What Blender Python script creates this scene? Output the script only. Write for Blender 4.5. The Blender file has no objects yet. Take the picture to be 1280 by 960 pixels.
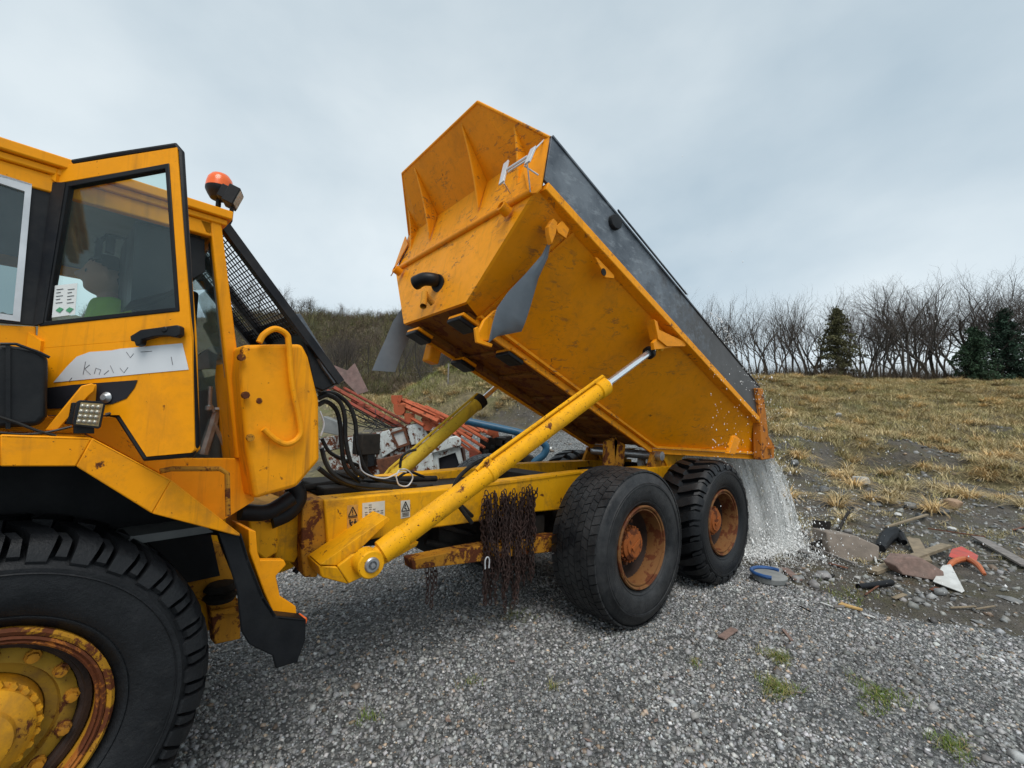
import bpy, bmesh, math, random
import numpy as np
from mathutils import Vector, Matrix
random.seed(7); rng = np.random.default_rng(7)
sc = bpy.context.scene
R = math.radians
# ------------------------------------------------------------------ camera
CP = np.array([-3.79986668, -2.44709668, 1.96041229])
CR = np.array([0.76501449, -0.64377017, 0.01768624])
CU = np.array([-0.06768113, -0.05305671, 0.99629526])
CF = np.array([0.6404468, 0.76337733, 0.08416025]); FOC = 538.27
cd = bpy.data.cameras.new('camera'); cam = bpy.data.objects.new('camera', cd); sc.collection.objects.link(cam)
cd.sensor_width = 36; cd.lens = FOC / 1280 * 36; cd.clip_start = .05; cd.clip_end = 3000
cam.matrix_world = Matrix(((CR[0], CU[0], -CF[0], CP[0]), (CR[1], CU[1], -CF[1], CP[1]), (CR[2], CU[2], -CF[2], CP[2]), (0, 0, 0, 1)))
sc.camera = cam
# ------------------------------------------------------------------ overcast sky and soft sun
SUN_EL, SUN_AZ = 60, 214      # azimuth of the direction the light comes from, degrees from +Y towards +X
wd = bpy.data.worlds.new('World'); sc.world = wd; wd.use_nodes = True
nt = wd.node_tree; nt.nodes.clear()
def wn(t, **k):
    n = nt.nodes.new(t)
    for a, b in k.items(): setattr(n, a, b)
    return n
out = wn('ShaderNodeOutputWorld'); bg = wn('ShaderNodeBackground'); sky = wn('ShaderNodeTexSky')
sky.sky_type = 'NISHITA'; sky.sun_disc = False; sky.sun_elevation = R(SUN_EL); sky.sun_rotation = R(SUN_AZ)
sky.air_density = 1; sky.dust_density = 3; sky.ozone_density = 1
tc = wn('ShaderNodeTexCoord'); mp = wn('ShaderNodeMapping'); mp.inputs['Scale'].default_value = (1, 1, 1.7)
n1 = wn('ShaderNodeTexNoise'); n1.inputs['Scale'].default_value = 1.7; n1.inputs['Detail'].default_value = 6; n1.inputs['Roughness'].default_value = .5; n1.inputs['Distortion'].default_value = .1
rp = wn('ShaderNodeValToRGB'); e = rp.color_ramp.elements
e[0].position = .30; e[0].color = (5.1, 6.3, 7.2, 1); e[1].position = .68; e[1].color = (8.0, 8.9, 9.4, 1)
mx = wn('ShaderNodeMix', data_type='RGBA'); mx.inputs[0].default_value = .93
# thicker, darker cloud deck towards the zenith
sx = wn('ShaderNodeSeparateXYZ'); mr = wn('ShaderNodeMapRange'); mr.inputs[1].default_value = .05; mr.inputs[2].default_value = .9; mr.inputs[3].default_value = 1.0; mr.inputs[4].default_value = .84
mm = wn('ShaderNodeMix', data_type='RGBA', blend_type='MULTIPLY'); mm.inputs[0].default_value = 1
L = nt.links.new
L(tc.outputs['Generated'], mp.inputs[0]); L(mp.outputs[0], n1.inputs['Vector']); L(n1.outputs['Fac'], rp.inputs[0])
L(tc.outputs['Generated'], sx.inputs[0]); L(sx.outputs[2], mr.inputs[0])
L(rp.outputs[0], mm.inputs[6]); L(mr.outputs[0], mm.inputs[7])
L(sky.outputs[0], mx.inputs[6]); L(mm.outputs[2], mx.inputs[7]); L(mx.outputs[2], bg.inputs[0]); bg.inputs[1].default_value = .1
L(bg.outputs[0], out.inputs[0])
sd = bpy.data.lights.new('sun', 'SUN'); sd.energy = 2.2; sd.angle = R(34); sd.color = (1, .965, .92)
sun = bpy.data.objects.new('sun', sd); sc.collection.objects.link(sun)
az = R(SUN_AZ); sdir = Vector((math.sin(az) * math.cos(R(SUN_EL)), math.cos(az) * math.cos(R(SUN_EL)), math.sin(R(SUN_EL))))
sun.rotation_euler = sdir.to_track_quat('Z', 'Y').to_euler(); sun.location = (0, 0, 30)
vs = sc.view_settings; vs.view_transform = 'Standard'; vs.look = 'None'; vs.exposure = 0.1; vs.gamma = 1; vs.use_curve_mapping = False
sc.cycles.max_bounces = 6; sc.cycles.transparent_max_bounces = 24; sc.cycles.diffuse_bounces = 3; sc.cycles.glossy_bounces = 3

# ------------------------------------------------------------------ coordinate helpers (frames in which the truck is measured)
def ray(px, py): return CF * FOC + CR * (px - 640) - CU * (py - 480)
def hit(px, py, P0, n):
    d = ray(px, py); n = np.asarray(n, float); return CP + d * ((np.asarray(P0, float) - CP) @ n) / (d @ n)
def W(px, py, y): return hit(px, py, (0, y, 0), (0, 1, 0))            # plane across the rear frame
def Z(px, py, z): return hit(px, py, (0, 0, z), (0, 0, 1))
def D(px, py, d): v = ray(px, py) / FOC; return CP + v * d             # distance from the eye along the view
TA = R(23.6); TC, TS = math.cos(TA), math.sin(TA)
def B(u, y, w): return np.array([-u * TC + w * TS, y, u * TS + w * TC])   # tipped body: u forward, w up
def BU(px, py, u): return hit(px, py, B(u, 0, 0), (-TC, 0, TS))
def BW(px, py, w): return hit(px, py, B(0, 0, w), (TS, 0, TC))
FA = 0.1368; CA, SA = math.cos(FA), math.sin(FA); FO = np.array([-4.2165, 0, 0])
def F(x, y, z): return FO + np.array([x * CA - y * SA, x * SA + y * CA, z])   # front section, slightly steered
def FV(x, y, z): return np.array([x * CA - y * SA, x * SA + y * CA, z])
def FY(px, py, y): return hit(px, py, F(0, y, 0), (-SA, CA, 0))
def FX(px, py, x): return hit(px, py, F(x, 0, 0), (CA, SA, 0))
def unit(v): v = np.asarray(v, float); return v / (np.linalg.norm(v) + 1e-12)

# ------------------------------------------------------------------ mesh builder
ORG = {}
class MB:
    def __init__(s): s.v = []; s.f = []; s.m = []; s.mi = 0; s.pieces = []
    def cut(s):
        # what follows becomes a part of its own with the same name
        if s.v: s.pieces.append((s.v, s.f, s.m)); s.v, s.f, s.m = [], [], []
        return s
    def add(s, vs, fs):
        o = len(s.v); s.v += [tuple(map(float, p)) for p in vs]; s.f += [tuple(i + o for i in f) for f in fs]; s.m += [s.mi] * len(fs); return s
    def prism(s, pts, vec):
        n = len(pts); pts = [np.asarray(p, float) for p in pts]; vec = np.asarray(vec, float)
        nn = np.zeros(3)
        for i in range(n): nn += np.cross(pts[i] - pts[0], pts[(i + 1) % n] - pts[0])
        if nn @ vec > 0: pts = pts[::-1]
        vs_ = pts + [p + vec for p in pts]
        fs = [tuple(range(n)), tuple(range(2 * n - 1, n - 1, -1))] + [(i, i + n, (i + 1) % n + n, (i + 1) % n) for i in range(n)]
        return s.add(vs_, fs)
    def frame(s, outer, inner, vec):
        n = len(outer); a = [np.asarray(p, float) for p in outer]; b = [np.asarray(p, float) for p in inner]; vec = np.asarray(vec, float)
        vs_ = a + b + [p + vec for p in a] + [p + vec for p in b]; fs = []
        for i in range(n):
            j = (i + 1) % n
            fs += [(i, j, n + j, n + i), (2 * n + i, 3 * n + i, 3 * n + j, 2 * n + j), (i, 2 * n + i, 2 * n + j, j), (n + i, n + j, 3 * n + j, 3 * n + i)]
        return s.add(vs_, fs)
    def box(s, c, ax, ay, az):
        c = np.asarray(c, float); ax, ay, az = [np.asarray(a_, float) for a_ in (ax, ay, az)]
        q = [c + i * ax + j * ay - az for i, j in ((-1, -1), (1, -1), (1, 1), (-1, 1))]
        return s.prism(q, 2 * az)
    def bx(s, x0, x1, y0, y1, z0, z1, fr=None):
        T = fr or (lambda a, b, c: np.array([a, b, c], float))
        P = [T(x, y, z) for z in (z0, z1) for x, y in ((x0, y0), (x1, y0), (x1, y1), (x0, y1))]
        return s.add(P, [(3, 2, 1, 0), (4, 5, 6, 7), (0, 1, 5, 4), (1, 2, 6, 5), (2, 3, 7, 6), (3, 0, 4, 7)])
    def tube(s, pts, r, n=8, cap=True, sub=0):
        P = [np.asarray(p, float) for p in pts]
        if sub:                                            # Catmull-Rom smoothing
            Q = [2 * P[0] - P[1]] + P + [2 * P[-1] - P[-2]]; o = []
            for i in range(1, len(Q) - 2):
                for k in range(sub):
                    t = k / sub; a, b, c, d = Q[i - 1:i + 3]
                    o.append(.5 * ((2 * b) + (c - a) * t + (2 * a - 5 * b + 4 * c - d) * t * t + (-a + 3 * b - 3 * c + d) * t ** 3))
            P = o + [P[-1]]
        k = len(P); rr = r if isinstance(r, (list, tuple)) else [r] * k
        if len(rr) != k: rr = list(np.interp(np.linspace(0, 1, k), np.linspace(0, 1, len(rr)), rr))
        tg = [unit(P[min(i + 1, k - 1)] - P[max(i - 1, 0)]) for i in range(k)]
        up = np.array([0, 0, 1.]) if abs(tg[0][2]) < .9 else np.array([1., 0, 0])
        u = unit(np.cross(up, tg[0])); vs_ = []
        for i in range(k):
            u = unit(u - tg[i] * (u @ tg[i])); v = np.cross(tg[i], u)
            for j in range(n):
                a = 2 * math.pi * j / n; vs_.append(P[i] + rr[i] * (math.cos(a) * u + math.sin(a) * v))
        fs = [(i * n + j, i * n + (j + 1) % n, (i + 1) * n + (j + 1) % n, (i + 1) * n + j) for i in range(k - 1) for j in range(n)]
        if cap: fs += [tuple(range(n - 1, -1, -1)), tuple((k - 1) * n + j for j in range(n))]
        return s.add(vs_, fs)
    def lathe(s, c, axis, prof, n=32, closed=False, cap=True):
        # prof: (radius, distance along the axis)
        c = np.asarray(c, float); ax = unit(axis); t = np.array([0, 0, 1.]) if abs(ax[2]) < .9 else np.array([1., 0, 0])
        u = unit(np.cross(t, ax)); v = np.cross(ax, u); k = len(prof); vs_ = []
        for r_, h in prof:
            for j in range(n):
                a = 2 * math.pi * j / n; vs_.append(c + ax * h + r_ * (math.cos(a) * u + math.sin(a) * v))
        rng_ = range(k if closed else k - 1)
        fs = [(i * n + j, i * n + (j + 1) % n, ((i + 1) % k) * n + (j + 1) % n, ((i + 1) % k) * n + j) for i in rng_ for j in range(n)]
        if not closed and cap:
            if prof[0][0] > 1e-4: fs.append(tuple(range(n - 1, -1, -1)))
            if prof[-1][0] > 1e-4: fs.append(tuple((k - 1) * n + j for j in range(n)))
        return s.add(vs_, fs)
    def bolt(s, c, axis, r, h): return s.lathe(c, axis, [(r, 0), (r, h)], 6)
    def build(s, name, mats, parent=None, bevel=0, ang=35, seg=2, origin=None, smooth=True, recalc=True):
        if s.pieces:
            ps = s.pieces + ([(s.v, s.f, s.m)] if s.v else []); first = None
            for v_, f_, m_ in ps:
                q = MB(); q.v, q.f, q.m = v_, f_, m_
                ob = q.build(name, mats, parent, bevel, ang, seg, origin, smooth, recalc); first = first or ob
            return first
        V = np.array(s.v, float); o = (V.min(0) + V.max(0)) / 2 if origin is None else np.asarray(origin, float)
        me = bpy.data.meshes.new(name); me.from_pydata([tuple(p) for p in (V - o)], [], s.f)
        mats = mats if isinstance(mats, (list, tuple)) else [mats]
        for m in mats: me.materials.append(m)
        if len(mats) > 1: me.polygons.foreach_set('material_index', s.m)
        if recalc:
            b = bmesh.new(); b.from_mesh(me); bmesh.ops.recalc_face_normals(b, faces=b.faces); b.to_mesh(me); b.free()
        if smooth:
            me.polygons.foreach_set('use_smooth', [True] * len(me.polygons)); me.set_sharp_from_angle(angle=R(ang))
        ob = bpy.data.objects.new(name, me); sc.collection.objects.link(ob)
        po = ORG[parent.name] if parent else np.zeros(3)
        ob.location = Vector(o - po); ORG[ob.name] = o
        if parent: ob.parent = parent
        if bevel:
            md = ob.modifiers.new('b', 'BEVEL'); md.width = bevel; md.segments = seg; md.limit_method = 'ANGLE'; md.angle_limit = R(30); md.harden_normals = False
        return ob
def fast_mesh(name, V, Fc, mats, parent=None, attr=None, smooth=False):
    V = np.asarray(V, np.float32); Fc = np.asarray(Fc, np.int32); k = Fc.shape[1]
    me = bpy.data.meshes.new(name); me.vertices.add(len(V)); me.vertices.foreach_set('co', V.ravel())
    me.loops.add(Fc.size); me.loops.foreach_set('vertex_index', Fc.ravel()); me.polygons.add(len(Fc))
    me.polygons.foreach_set('loop_start', np.arange(len(Fc), dtype=np.int32) * k); me.update(calc_edges=True)
    if smooth: me.polygons.foreach_set('use_smooth', np.ones(len(Fc), bool))
    if attr is not None:
        a = me.color_attributes.new('tint', 'FLOAT_COLOR', 'POINT'); c4 = np.ones((len(V), 4), np.float32); c4[:, :attr.shape[1]] = attr; a.data.foreach_set('color', c4.ravel())
    for m in (mats if isinstance(mats, list) else [mats]): me.materials.append(m)
    ob = bpy.data.objects.new(name, me); sc.collection.objects.link(ob); ORG[ob.name] = np.zeros(3)
    return ob
def tag(o, label=None, cat=None, group=None, kind=None):
    for k, v in (('label', label), ('category', cat), ('group', group), ('kind', kind)):
        if v: o[k] = v
    return o
def empty(name, loc):
    o = bpy.data.objects.new(name, None); o.empty_display_size = .3; sc.collection.objects.link(o); o.location = Vector(loc); ORG[o.name] = np.array(loc, float); return o
def copy_tree(o, parent=None):
    c = o.copy(); sc.collection.objects.link(c); c.parent = parent; ORG[c.name] = ORG.get(o.name, np.zeros(3))
    for ch in o.children: copy_tree(ch, c)
    return c

# ------------------------------------------------------------------ materials
class NT:
    def __init__(s, name):
        s.m = bpy.data.materials.new(name); s.m.use_nodes = True; s.t = s.m.node_tree; s.t.nodes.clear()
        s.out = s.n('ShaderNodeOutputMaterial'); s.p = s.n('ShaderNodeBsdfPrincipled'); s.l(s.p.outputs[0], s.out.inputs[0]); s.c = None
    def n(s, t, **k):
        n = s.t.nodes.new(t)
        for a, b in k.items(): setattr(n, a, b)
        return n
    def l(s, a, b): s.t.links.new(a, b)
    def co(s, sc_=(1, 1, 1), kind='Object'):
        if s.c is None: s.c = s.n('ShaderNodeTexCoord')
        m = s.n('ShaderNodeMapping'); m.inputs['Scale'].default_value = sc_; s.l(s.c.outputs[kind], m.inputs[0]); return m.outputs[0]
    def world(s, sc_=(1, 1, 1)):
        g = s.n('ShaderNodeNewGeometry'); m = s.n('ShaderNodeMapping'); m.inputs['Scale'].default_value = sc_; s.l(g.outputs['Position'], m.inputs[0]); return m.outputs[0]
    def noise(s, vec, scale, det=4, ro=.55, dist=0):
        n = s.n('ShaderNodeTexNoise'); s.l(vec, n.inputs['Vector']); n.inputs['Scale'].default_value = scale; n.inputs['Detail'].default_value = det
        n.inputs['Roughness'].default_value = ro; n.inputs['Distortion'].default_value = dist; return n.outputs['Fac']
    def vor(s, vec, scale, out='Distance', feat='F1'):
        n = s.n('ShaderNodeTexVoronoi', feature=feat); s.l(vec, n.inputs['Vector']); n.inputs['Scale'].default_value = scale; return n.outputs[out]
    def ramp(s, fac, stops):
        r = s.n('ShaderNodeValToRGB'); s.l(fac, r.inputs[0]); e = r.color_ramp.elements
        for i, (p, c) in enumerate(stops):
            if i >= len(e): e.new(p)
            e[i].position = p; e[i].color = tuple(c) + (1,) if len(c) == 3 else tuple(c)
        return r.outputs[0]
    def step(s, fac, a, b, lo=0., hi=1.):
        r = s.n('ShaderNodeMapRange'); s.l(fac, r.inputs[0]); r.inputs[1].default_value = a; r.inputs[2].default_value = b; r.inputs[3].default_value = lo; r.inputs[4].default_value = hi; return r.outputs[0]
    def mix(s, fac, a, b, bt='MIX'):
        m = s.n('ShaderNodeMix', data_type='RGBA', blend_type=bt)
        for i, x in ((0, fac), (6, a), (7, b)):
            if hasattr(x, 'links'): s.l(x, m.inputs[i])
            elif i == 0: m.inputs[0].default_value = x
            else: m.inputs[i].default_value = tuple(x) + (1,)
        return m.outputs[2]
    def math(s, op, a, b=0.):
        m = s.n('ShaderNodeMath', operation=op)
        for i, x in ((0, a), (1, b)):
            if hasattr(x, 'links'): s.l(x, m.inputs[i])
            else: m.inputs[i].default_value = x
        return m.outputs[0]
    def bump(s, h, st=.3, dist=.01):
        b = s.n('ShaderNodeBump'); b.inputs['Strength'].default_value = st; b.inputs['Distance'].default_value = dist; s.l(h, b.inputs['Height']); s.l(b.outputs[0], s.p.inputs['Normal'])
    def fin(s, col, rough=.5, metal=0., spec=.5):
        for k, x in (('Base Color', col), ('Roughness', rough), ('Metallic', metal), ('Specular IOR Level', spec)):
            if hasattr(x, 'links'): s.l(x, s.p.inputs[k])
            else: s.p.inputs[k].default_value = (tuple(x) + (1,)) if isinstance(x, tuple) else x
        return s.m
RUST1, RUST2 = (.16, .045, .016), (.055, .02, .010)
def paint(name, col, rust=.3, dirt=.4, rough=.36, streak=.4, fleck=.3, scuff=0.):
    """old enamel: sun-faded patches, dirt film, vertical streaks, rust blooms and chips"""
    s = NT(name); v = s.world()
    big = s.noise(v, 1.7, 3); fine = s.noise(v, 22, 6, .65)
    c = s.mix(s.step(big, .35, .7), col, tuple(min(1, x * 1.13 + .006) for x in col))
    c = s.mix(s.step(fine, .3, .8, 0, .28), c, tuple(x * .72 for x in col))
    dv = s.noise(v, 3.6, 8, .72, .4); c = s.mix(s.step(dv, .50, .68, 0, dirt * .8), c, (.15, .085, .035))
    if scuff:
        sc1 = s.noise(s.world((9, 9, 22)), 1, 8, .75, .6); sc2 = s.noise(v, 1.9, 4, .6); sm = s.math('MULTIPLY', s.step(sc1, .54, .60), s.step(sc2, .46, .60)); c = s.mix(s.math('MULTIPLY', sm, scuff), c, (.13, .062, .04))
    st = s.noise(s.world((17, 17, .9)), 1.0, 4, .6)
    c = s.mix(s.step(st, .56, .74, 0, streak * .7), c, (.19, .08, .02))
    rn = s.noise(v, 6.5, 9, .72, .3); m1 = s.step(rn, .66 - rust * .13, .70 - rust * .13)
    fl = s.noise(v, 48, 3, .7); m2 = s.step(fl, .73 - fleck * .1, .76 - fleck * .1)
    rc = s.mix(s.noise(v, 60, 4), RUST1, RUST2); m = s.math('MAXIMUM', m1, m2)
    if rust + fleck > 0: c = s.mix(m, c, rc)
    rg = s.step(dv, .3, .75, rough + .04, rough + .28); s.bump(s.math('ADD', s.math('MULTIPLY', fine, .35), s.math('MULTIPLY', m, -.6)), .16, .004)
    return s.fin(c, rg, 0, .17)
def simple(name, col, rough=.5, metal=0, var=.35, sc_=9, dust=0., bump=.1, dcol=(.2, .18, .15)):
    s = NT(name); v = s.world(); a = s.noise(v, sc_, 6, .6)
    c = s.mix(s.step(a, .3, .75), tuple(x * (1 - var) for x in col), tuple(min(1, x * (1 + var * .6)) for x in col))
    if dust: c = s.mix(s.step(s.noise(v, 3, 6, .7), .42, .75, 0, dust), c, dcol)
    s.bump(s.noise(v, sc_ * 8, 4), bump, .004); return s.fin(c, s.step(a, .2, .8, max(.05, rough - .08), min(1, rough + .12)), metal, .22 if max(col) < .03 else .5)
YEL = (.66, .245, .010)
M = {}
M['cab'] = paint('cab_yellow', (.86, .318, .001), .16, .30, .36, .6, .2)
M['fender'] = paint('fender_yellow', (.86, .318, .001), .48, .5, .36, .7, .5)
M['tank'] = paint('tank_yellow', (.86, .325, .002), .22, .3, .42, .95, .2)
M['body'] = paint('body_yellow', (.78, .27, .002), .08, .3, .34, .2, .05, .6)
M['bodyfront'] = paint('body_front_yellow', (.84, .31, .003), .12, .28, .38, .45, .08, .9)
M['bodyside'] = paint('body_side_amber', (.78, .275, .0005), .06, .25, .30, .3, .05, .5)
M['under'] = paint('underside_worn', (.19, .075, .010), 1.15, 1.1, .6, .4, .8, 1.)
M['frame'] = paint('frame_yellow', (.76, .355, .003), .42, .75, .45, .7, .45)
M['cyl'] = paint('cylinder_yellow', (.82, .385, .004), .42, .4, .42, .15, 1.)
M['olive'] = paint('cylinder_olive', (.60, .40, .03), .35, .6, .5, .2, .5)
M['rustyel'] = paint('rusted_yellow', (.46, .20, .015), 1.15, .8, .6, .6, .9)
M['rust'] = simple('rust_brown', (.13, .045, .02), .8, 0, .6, 14, .35, .5, (.22, .09, .04))
M['rimrust'] = simple('rim_rust', (.17, .062, .026), .55, 0, .55, 13, .6, .5, (.07, .035, .02))
M['dishrust_shaded'] = simple('dish_rust_shaded', (.034, .016, .010), .7, 0, .6, 10, .5, .5, (.02, .012, .009))  # rust brown, darkened in the colour for the shade inside the dish
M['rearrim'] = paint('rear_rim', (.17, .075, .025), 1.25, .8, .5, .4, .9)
M['tailrust'] = paint('tail_orange', (.46, .15, .012), .85, .8, .5, .9, .6)
s = NT('board_slate'); v = s.world(); a = s.noise(v, 2.4, 7, .65); b_ = s.noise(s.world((5, 5, 14)), 1, 7, .75)
c = s.mix(s.step(a, .38, .62), (.040, .050, .064), (.125, .145, .165)); c = s.mix(s.step(b_, .52, .66, 0, .7), c, (.21, .235, .255))
sx_ = s.n('ShaderNodeSeparateXYZ'); s.l(v, sx_.inputs[0]); mud = s.math('ADD', s.step(sx_.outputs[0], -1.0, 2.2), s.math('MULTIPLY', s.math('SUBTRACT', s.noise(v, 6, 8, .75), .5), 1.6)); c = s.mix(s.step(mud, .38, .72, 0, .92), c, (.028, .022, .018)); c = s.mix(s.step(s.noise(v, 34, 4, .7), .64, .70, 0, .4), c, (.20, .18, .15))
s.bump(s.noise(v, 14, 6, .7), .2, .006); M['board'] = s.fin(c, s.step(a, .3, .7, .34, .52))
M['board_dark'] = M['board']
M['flap'] = simple('flap_grey', (.15, .18, .21), .5, 0, .18, 3, .2, .06, (.24, .25, .26))
M['blk'] = simple('black_plastic', (.008, .009, .011), .42, 0, .3, 8, .25, .15, (.07, .07, .065))
M['rub'] = simple('black_rubber', (.006, .007, .009), .5, 0, .3, 8, .2, .2, (.05, .05, .05))
M['blkpaint'] = simple('black_enamel', (.008, .009, .012), .34, 0, .3, 5, .15, .05)
M['hose'] = simple('hose_black', (.007, .008, .009), .38, 0, .3, 30, .2, .2)
M['dark'] = simple('grimy_dark', (.02, .018, .016), .75, 0, .5, 6, .5, .4, (.055, .045, .035))
M['steel'] = simple('bare_steel', (.42, .43, .44), .38, .8, .3, 20, .1)
M['chrome'] = simple('chromed_rod', (.82, .85, .88), .16, .85, .05, 20)
M['alu'] = simple('aluminium', (.62, .64, .66), .4, .25, .15, 10, .15, .05)
M['chain'] = simple('chain_rust', (.045, .024, .020), .7, .25, .6, 30, .3, .3, (.12, .05, .03))
M['sticker'] = simple('sticker_white', (.62, .60, .52), .5, 0, .15, 12, .3)
M['stickery'] = simple('sticker_amber', (.60, .30, .05), .5, 0, .3, 20, .4)
M['pencil'] = simple('faded_ink', (.22, .22, .23), .7, 0, .2)
M['ink'] = simple('ink', (.02, .02, .025), .6, 0, .1)
M['decal'] = simple('decal_white', (.66, .68, .70), .42, 0, .12, 6, .22, .05, (.42, .38, .34))
M['paper'] = simple('paper', (.72, .74, .72), .6, 0, .05)
M['green'] = simple('green_print', (.08, .32, .16), .6, 0, .1)
M['seat'] = simple('seat_cloth', (.03, .032, .036), .9, 0, .3, 20)
M['trim'] = simple('grey_trim', (.24, .25, .245), .7, 0, .3, 6, .3)
M['hiviz'] = simple('hiviz_cloth', (.33, .58, .04), .8, 0, .15, 10, .1)
M['skin'] = simple('skin', (.50, .27, .18), .55, 0, .08)
M['hair'] = simple('hair', (.035, .022, .014), .7, 0, .3, 40)
M['trous'] = simple('navy_cloth', (.02, .025, .04), .85, 0, .2)
M['blue'] = simple('blue_hose', (.012, .085, .16), .42, 0, .3, 8, .3, .2, (.06, .1, .12))
M['boom'] = paint('boom_orange', (.42, .10, .045), .75, .55, .55, .3, .4)
M['boomdark'] = paint('boom_red', (.25, .055, .035), .8, .6, .6, .3, .4)
M['wwhite'] = paint('weathered_white', (.56, .60, .585), .85, .5, .5, 1.15, .5)
M['wwhite2'] = paint('rust_streaked_white', (.46, .48, .46), 1.45, .6, .6, 1.3, .7)
M['concrete'] = simple('concrete', (.24, .20, .165), .9, 0, .3, 7, .45, .5, (.12, .10, .085))
M['wood'] = simple('weathered_wood', (.26, .205, .135), .85, 0, .4, 12, .3, .4, (.13, .11, .09))
M['woodgrey'] = simple('grey_wood', (.22, .20, .185), .85, 0, .4, 14, .3, .4)
M['redpl'] = simple('red_plastic', (.50, .065, .045), .55, 0, .3, 9, .45, .1, (.22, .12, .09))
M['orpl'] = simple('orange_plastic', (.50, .13, .04), .55, 0, .3, 9, .45, .1, (.24, .14, .09))
M['blupl'] = simple('blue_plastic', (.025, .09, .26), .4, 0, .3)
M['white'] = simple('white_sheet', (.60, .61, .59), .6, 0, .2, 8, .45, .1, (.30, .28, .24))
M['brick'] = simple('pinkish_block', (.22, .145, .12), .85, 0, .4, 20, .3, .4)
M['orglow'] = simple('amber_dome', (.85, .14, .02), .22, 0, .1)
M['lens'] = simple('lamp_lens', (.42, .40, .33), .2, .3, .3, 60)
def glass(name, tint, refl=.12, dirt=0.):
    s = NT(name); s.t.nodes.remove(s.p); tr = s.n('ShaderNodeBsdfTransparent'); tr.inputs[0].default_value = tint + (1,)
    gl = s.n('ShaderNodeBsdfGlossy'); gl.inputs['Roughness'].default_value = .03; gl.inputs[0].default_value = (.85, .95, 1, 1)
    fr = s.n('ShaderNodeLayerWeight'); fr.inputs[0].default_value = .5; f = s.math('ADD', s.math('MULTIPLY', s.math('POWER', fr.outputs['Facing'], 4.0), .8), refl + .03)
    m = s.n('ShaderNodeMixShader'); s.l(f, m.inputs[0]); s.l(tr.outputs[0], m.inputs[1]); s.l(gl.outputs[0], m.inputs[2]); o = m.outputs[0]
    if dirt:
        d = s.n('ShaderNodeBsdfDiffuse'); d.inputs[0].default_value = (.5, .55, .55, 1); m2 = s.n('ShaderNodeMixShader')
        s.l(s.step(s.noise(s.world(), 14, 6, .7), .45, .75, dirt * .3, dirt), m2.inputs[0]); s.l(o, m2.inputs[1]); s.l(d.outputs[0], m2.inputs[2]); o = m2.outputs[0]
    s.l(o, s.out.inputs[0]); return s.m
M['glass'] = glass('door_glass', (.84, .93, .91), .0, .02)
M['glass2'] = glass('side_glass', (.50, .58, .58), .03, .04)
M['glass3'] = glass('rear_glass', (.72, .80, .80), .02, .22)
def tyre_mat(name, dusty):
    s = NT(name); v = s.world(); a = s.noise(v, 5, 7, .7); c = s.mix(s.step(a, .35, .75), (.0050, .0058, .0072), (.012, .0135, .016))
    c = s.mix(s.step(s.noise(v, 2.3, 8, .75), .40, .68, 0, dusty), c, (.085, .085, .085)); c = s.mix(s.step(s.noise(v, 11, 9, .8, .5), .56, .72, 0, .35), c, (.05, .05, .048))
    s.bump(s.math('ADD', s.noise(v, 70, 5, .7), s.math('MULTIPLY', s.noise(v, 16, 8, .7, .3), 1.5)), .5, .006)
    return s.fin(c, s.step(a, .3, .7, .34, .62), 0, .32)
M['tyre'] = tyre_mat('tyre_wet', .06); M['tyred'] = tyre_mat('tyre_dusty', .5)

# ================================================================== TERRAIN
YAW = R(40.0); HR = np.array([math.cos(YAW), -math.sin(YAW)]); HF = np.array([math.sin(YAW), math.cos(YAW)])
def sd(x, y): dx = x - CP[0]; dy = y - CP[1]; return dx * HR[0] + dy * HR[1], dx * HF[0] + dy * HF[1]
def xy(s, d): return CP[0] + s * HR[0] + d * HF[0], CP[1] + s * HR[1] + d * HF[1]
_ph = rng.uniform(0, 6.28, (5, 6)); _an = rng.uniform(0, 6.28, (5, 6))
def lump(x, y, L0, oct_=4):
    z = 0; 
    for o in range(oct_):
        k = 6.283 / (L0 / 1.9 ** o); w = 0
        for j in range(4): w = w + np.sin(k * (x * math.cos(_an[o, j]) + y * math.sin(_an[o, j])) + _ph[o, j] + 1.3 * np.sin(.37 * k * (x * math.sin(_an[o, j]) - y * math.cos(_an[o, j])) + _ph[o, j]))
        z = z + w / 4 / 1.7 ** o
    return z
sstep = lambda a, b, x: (lambda t: t * t * (3 - 2 * t))(np.clip((x - a) / (b - a), 0, 1))
def edge_x(y): return 2.42 + .16 * np.sin(1.9 * y + .5) + .10 * np.sin(5.3 * y)
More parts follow.
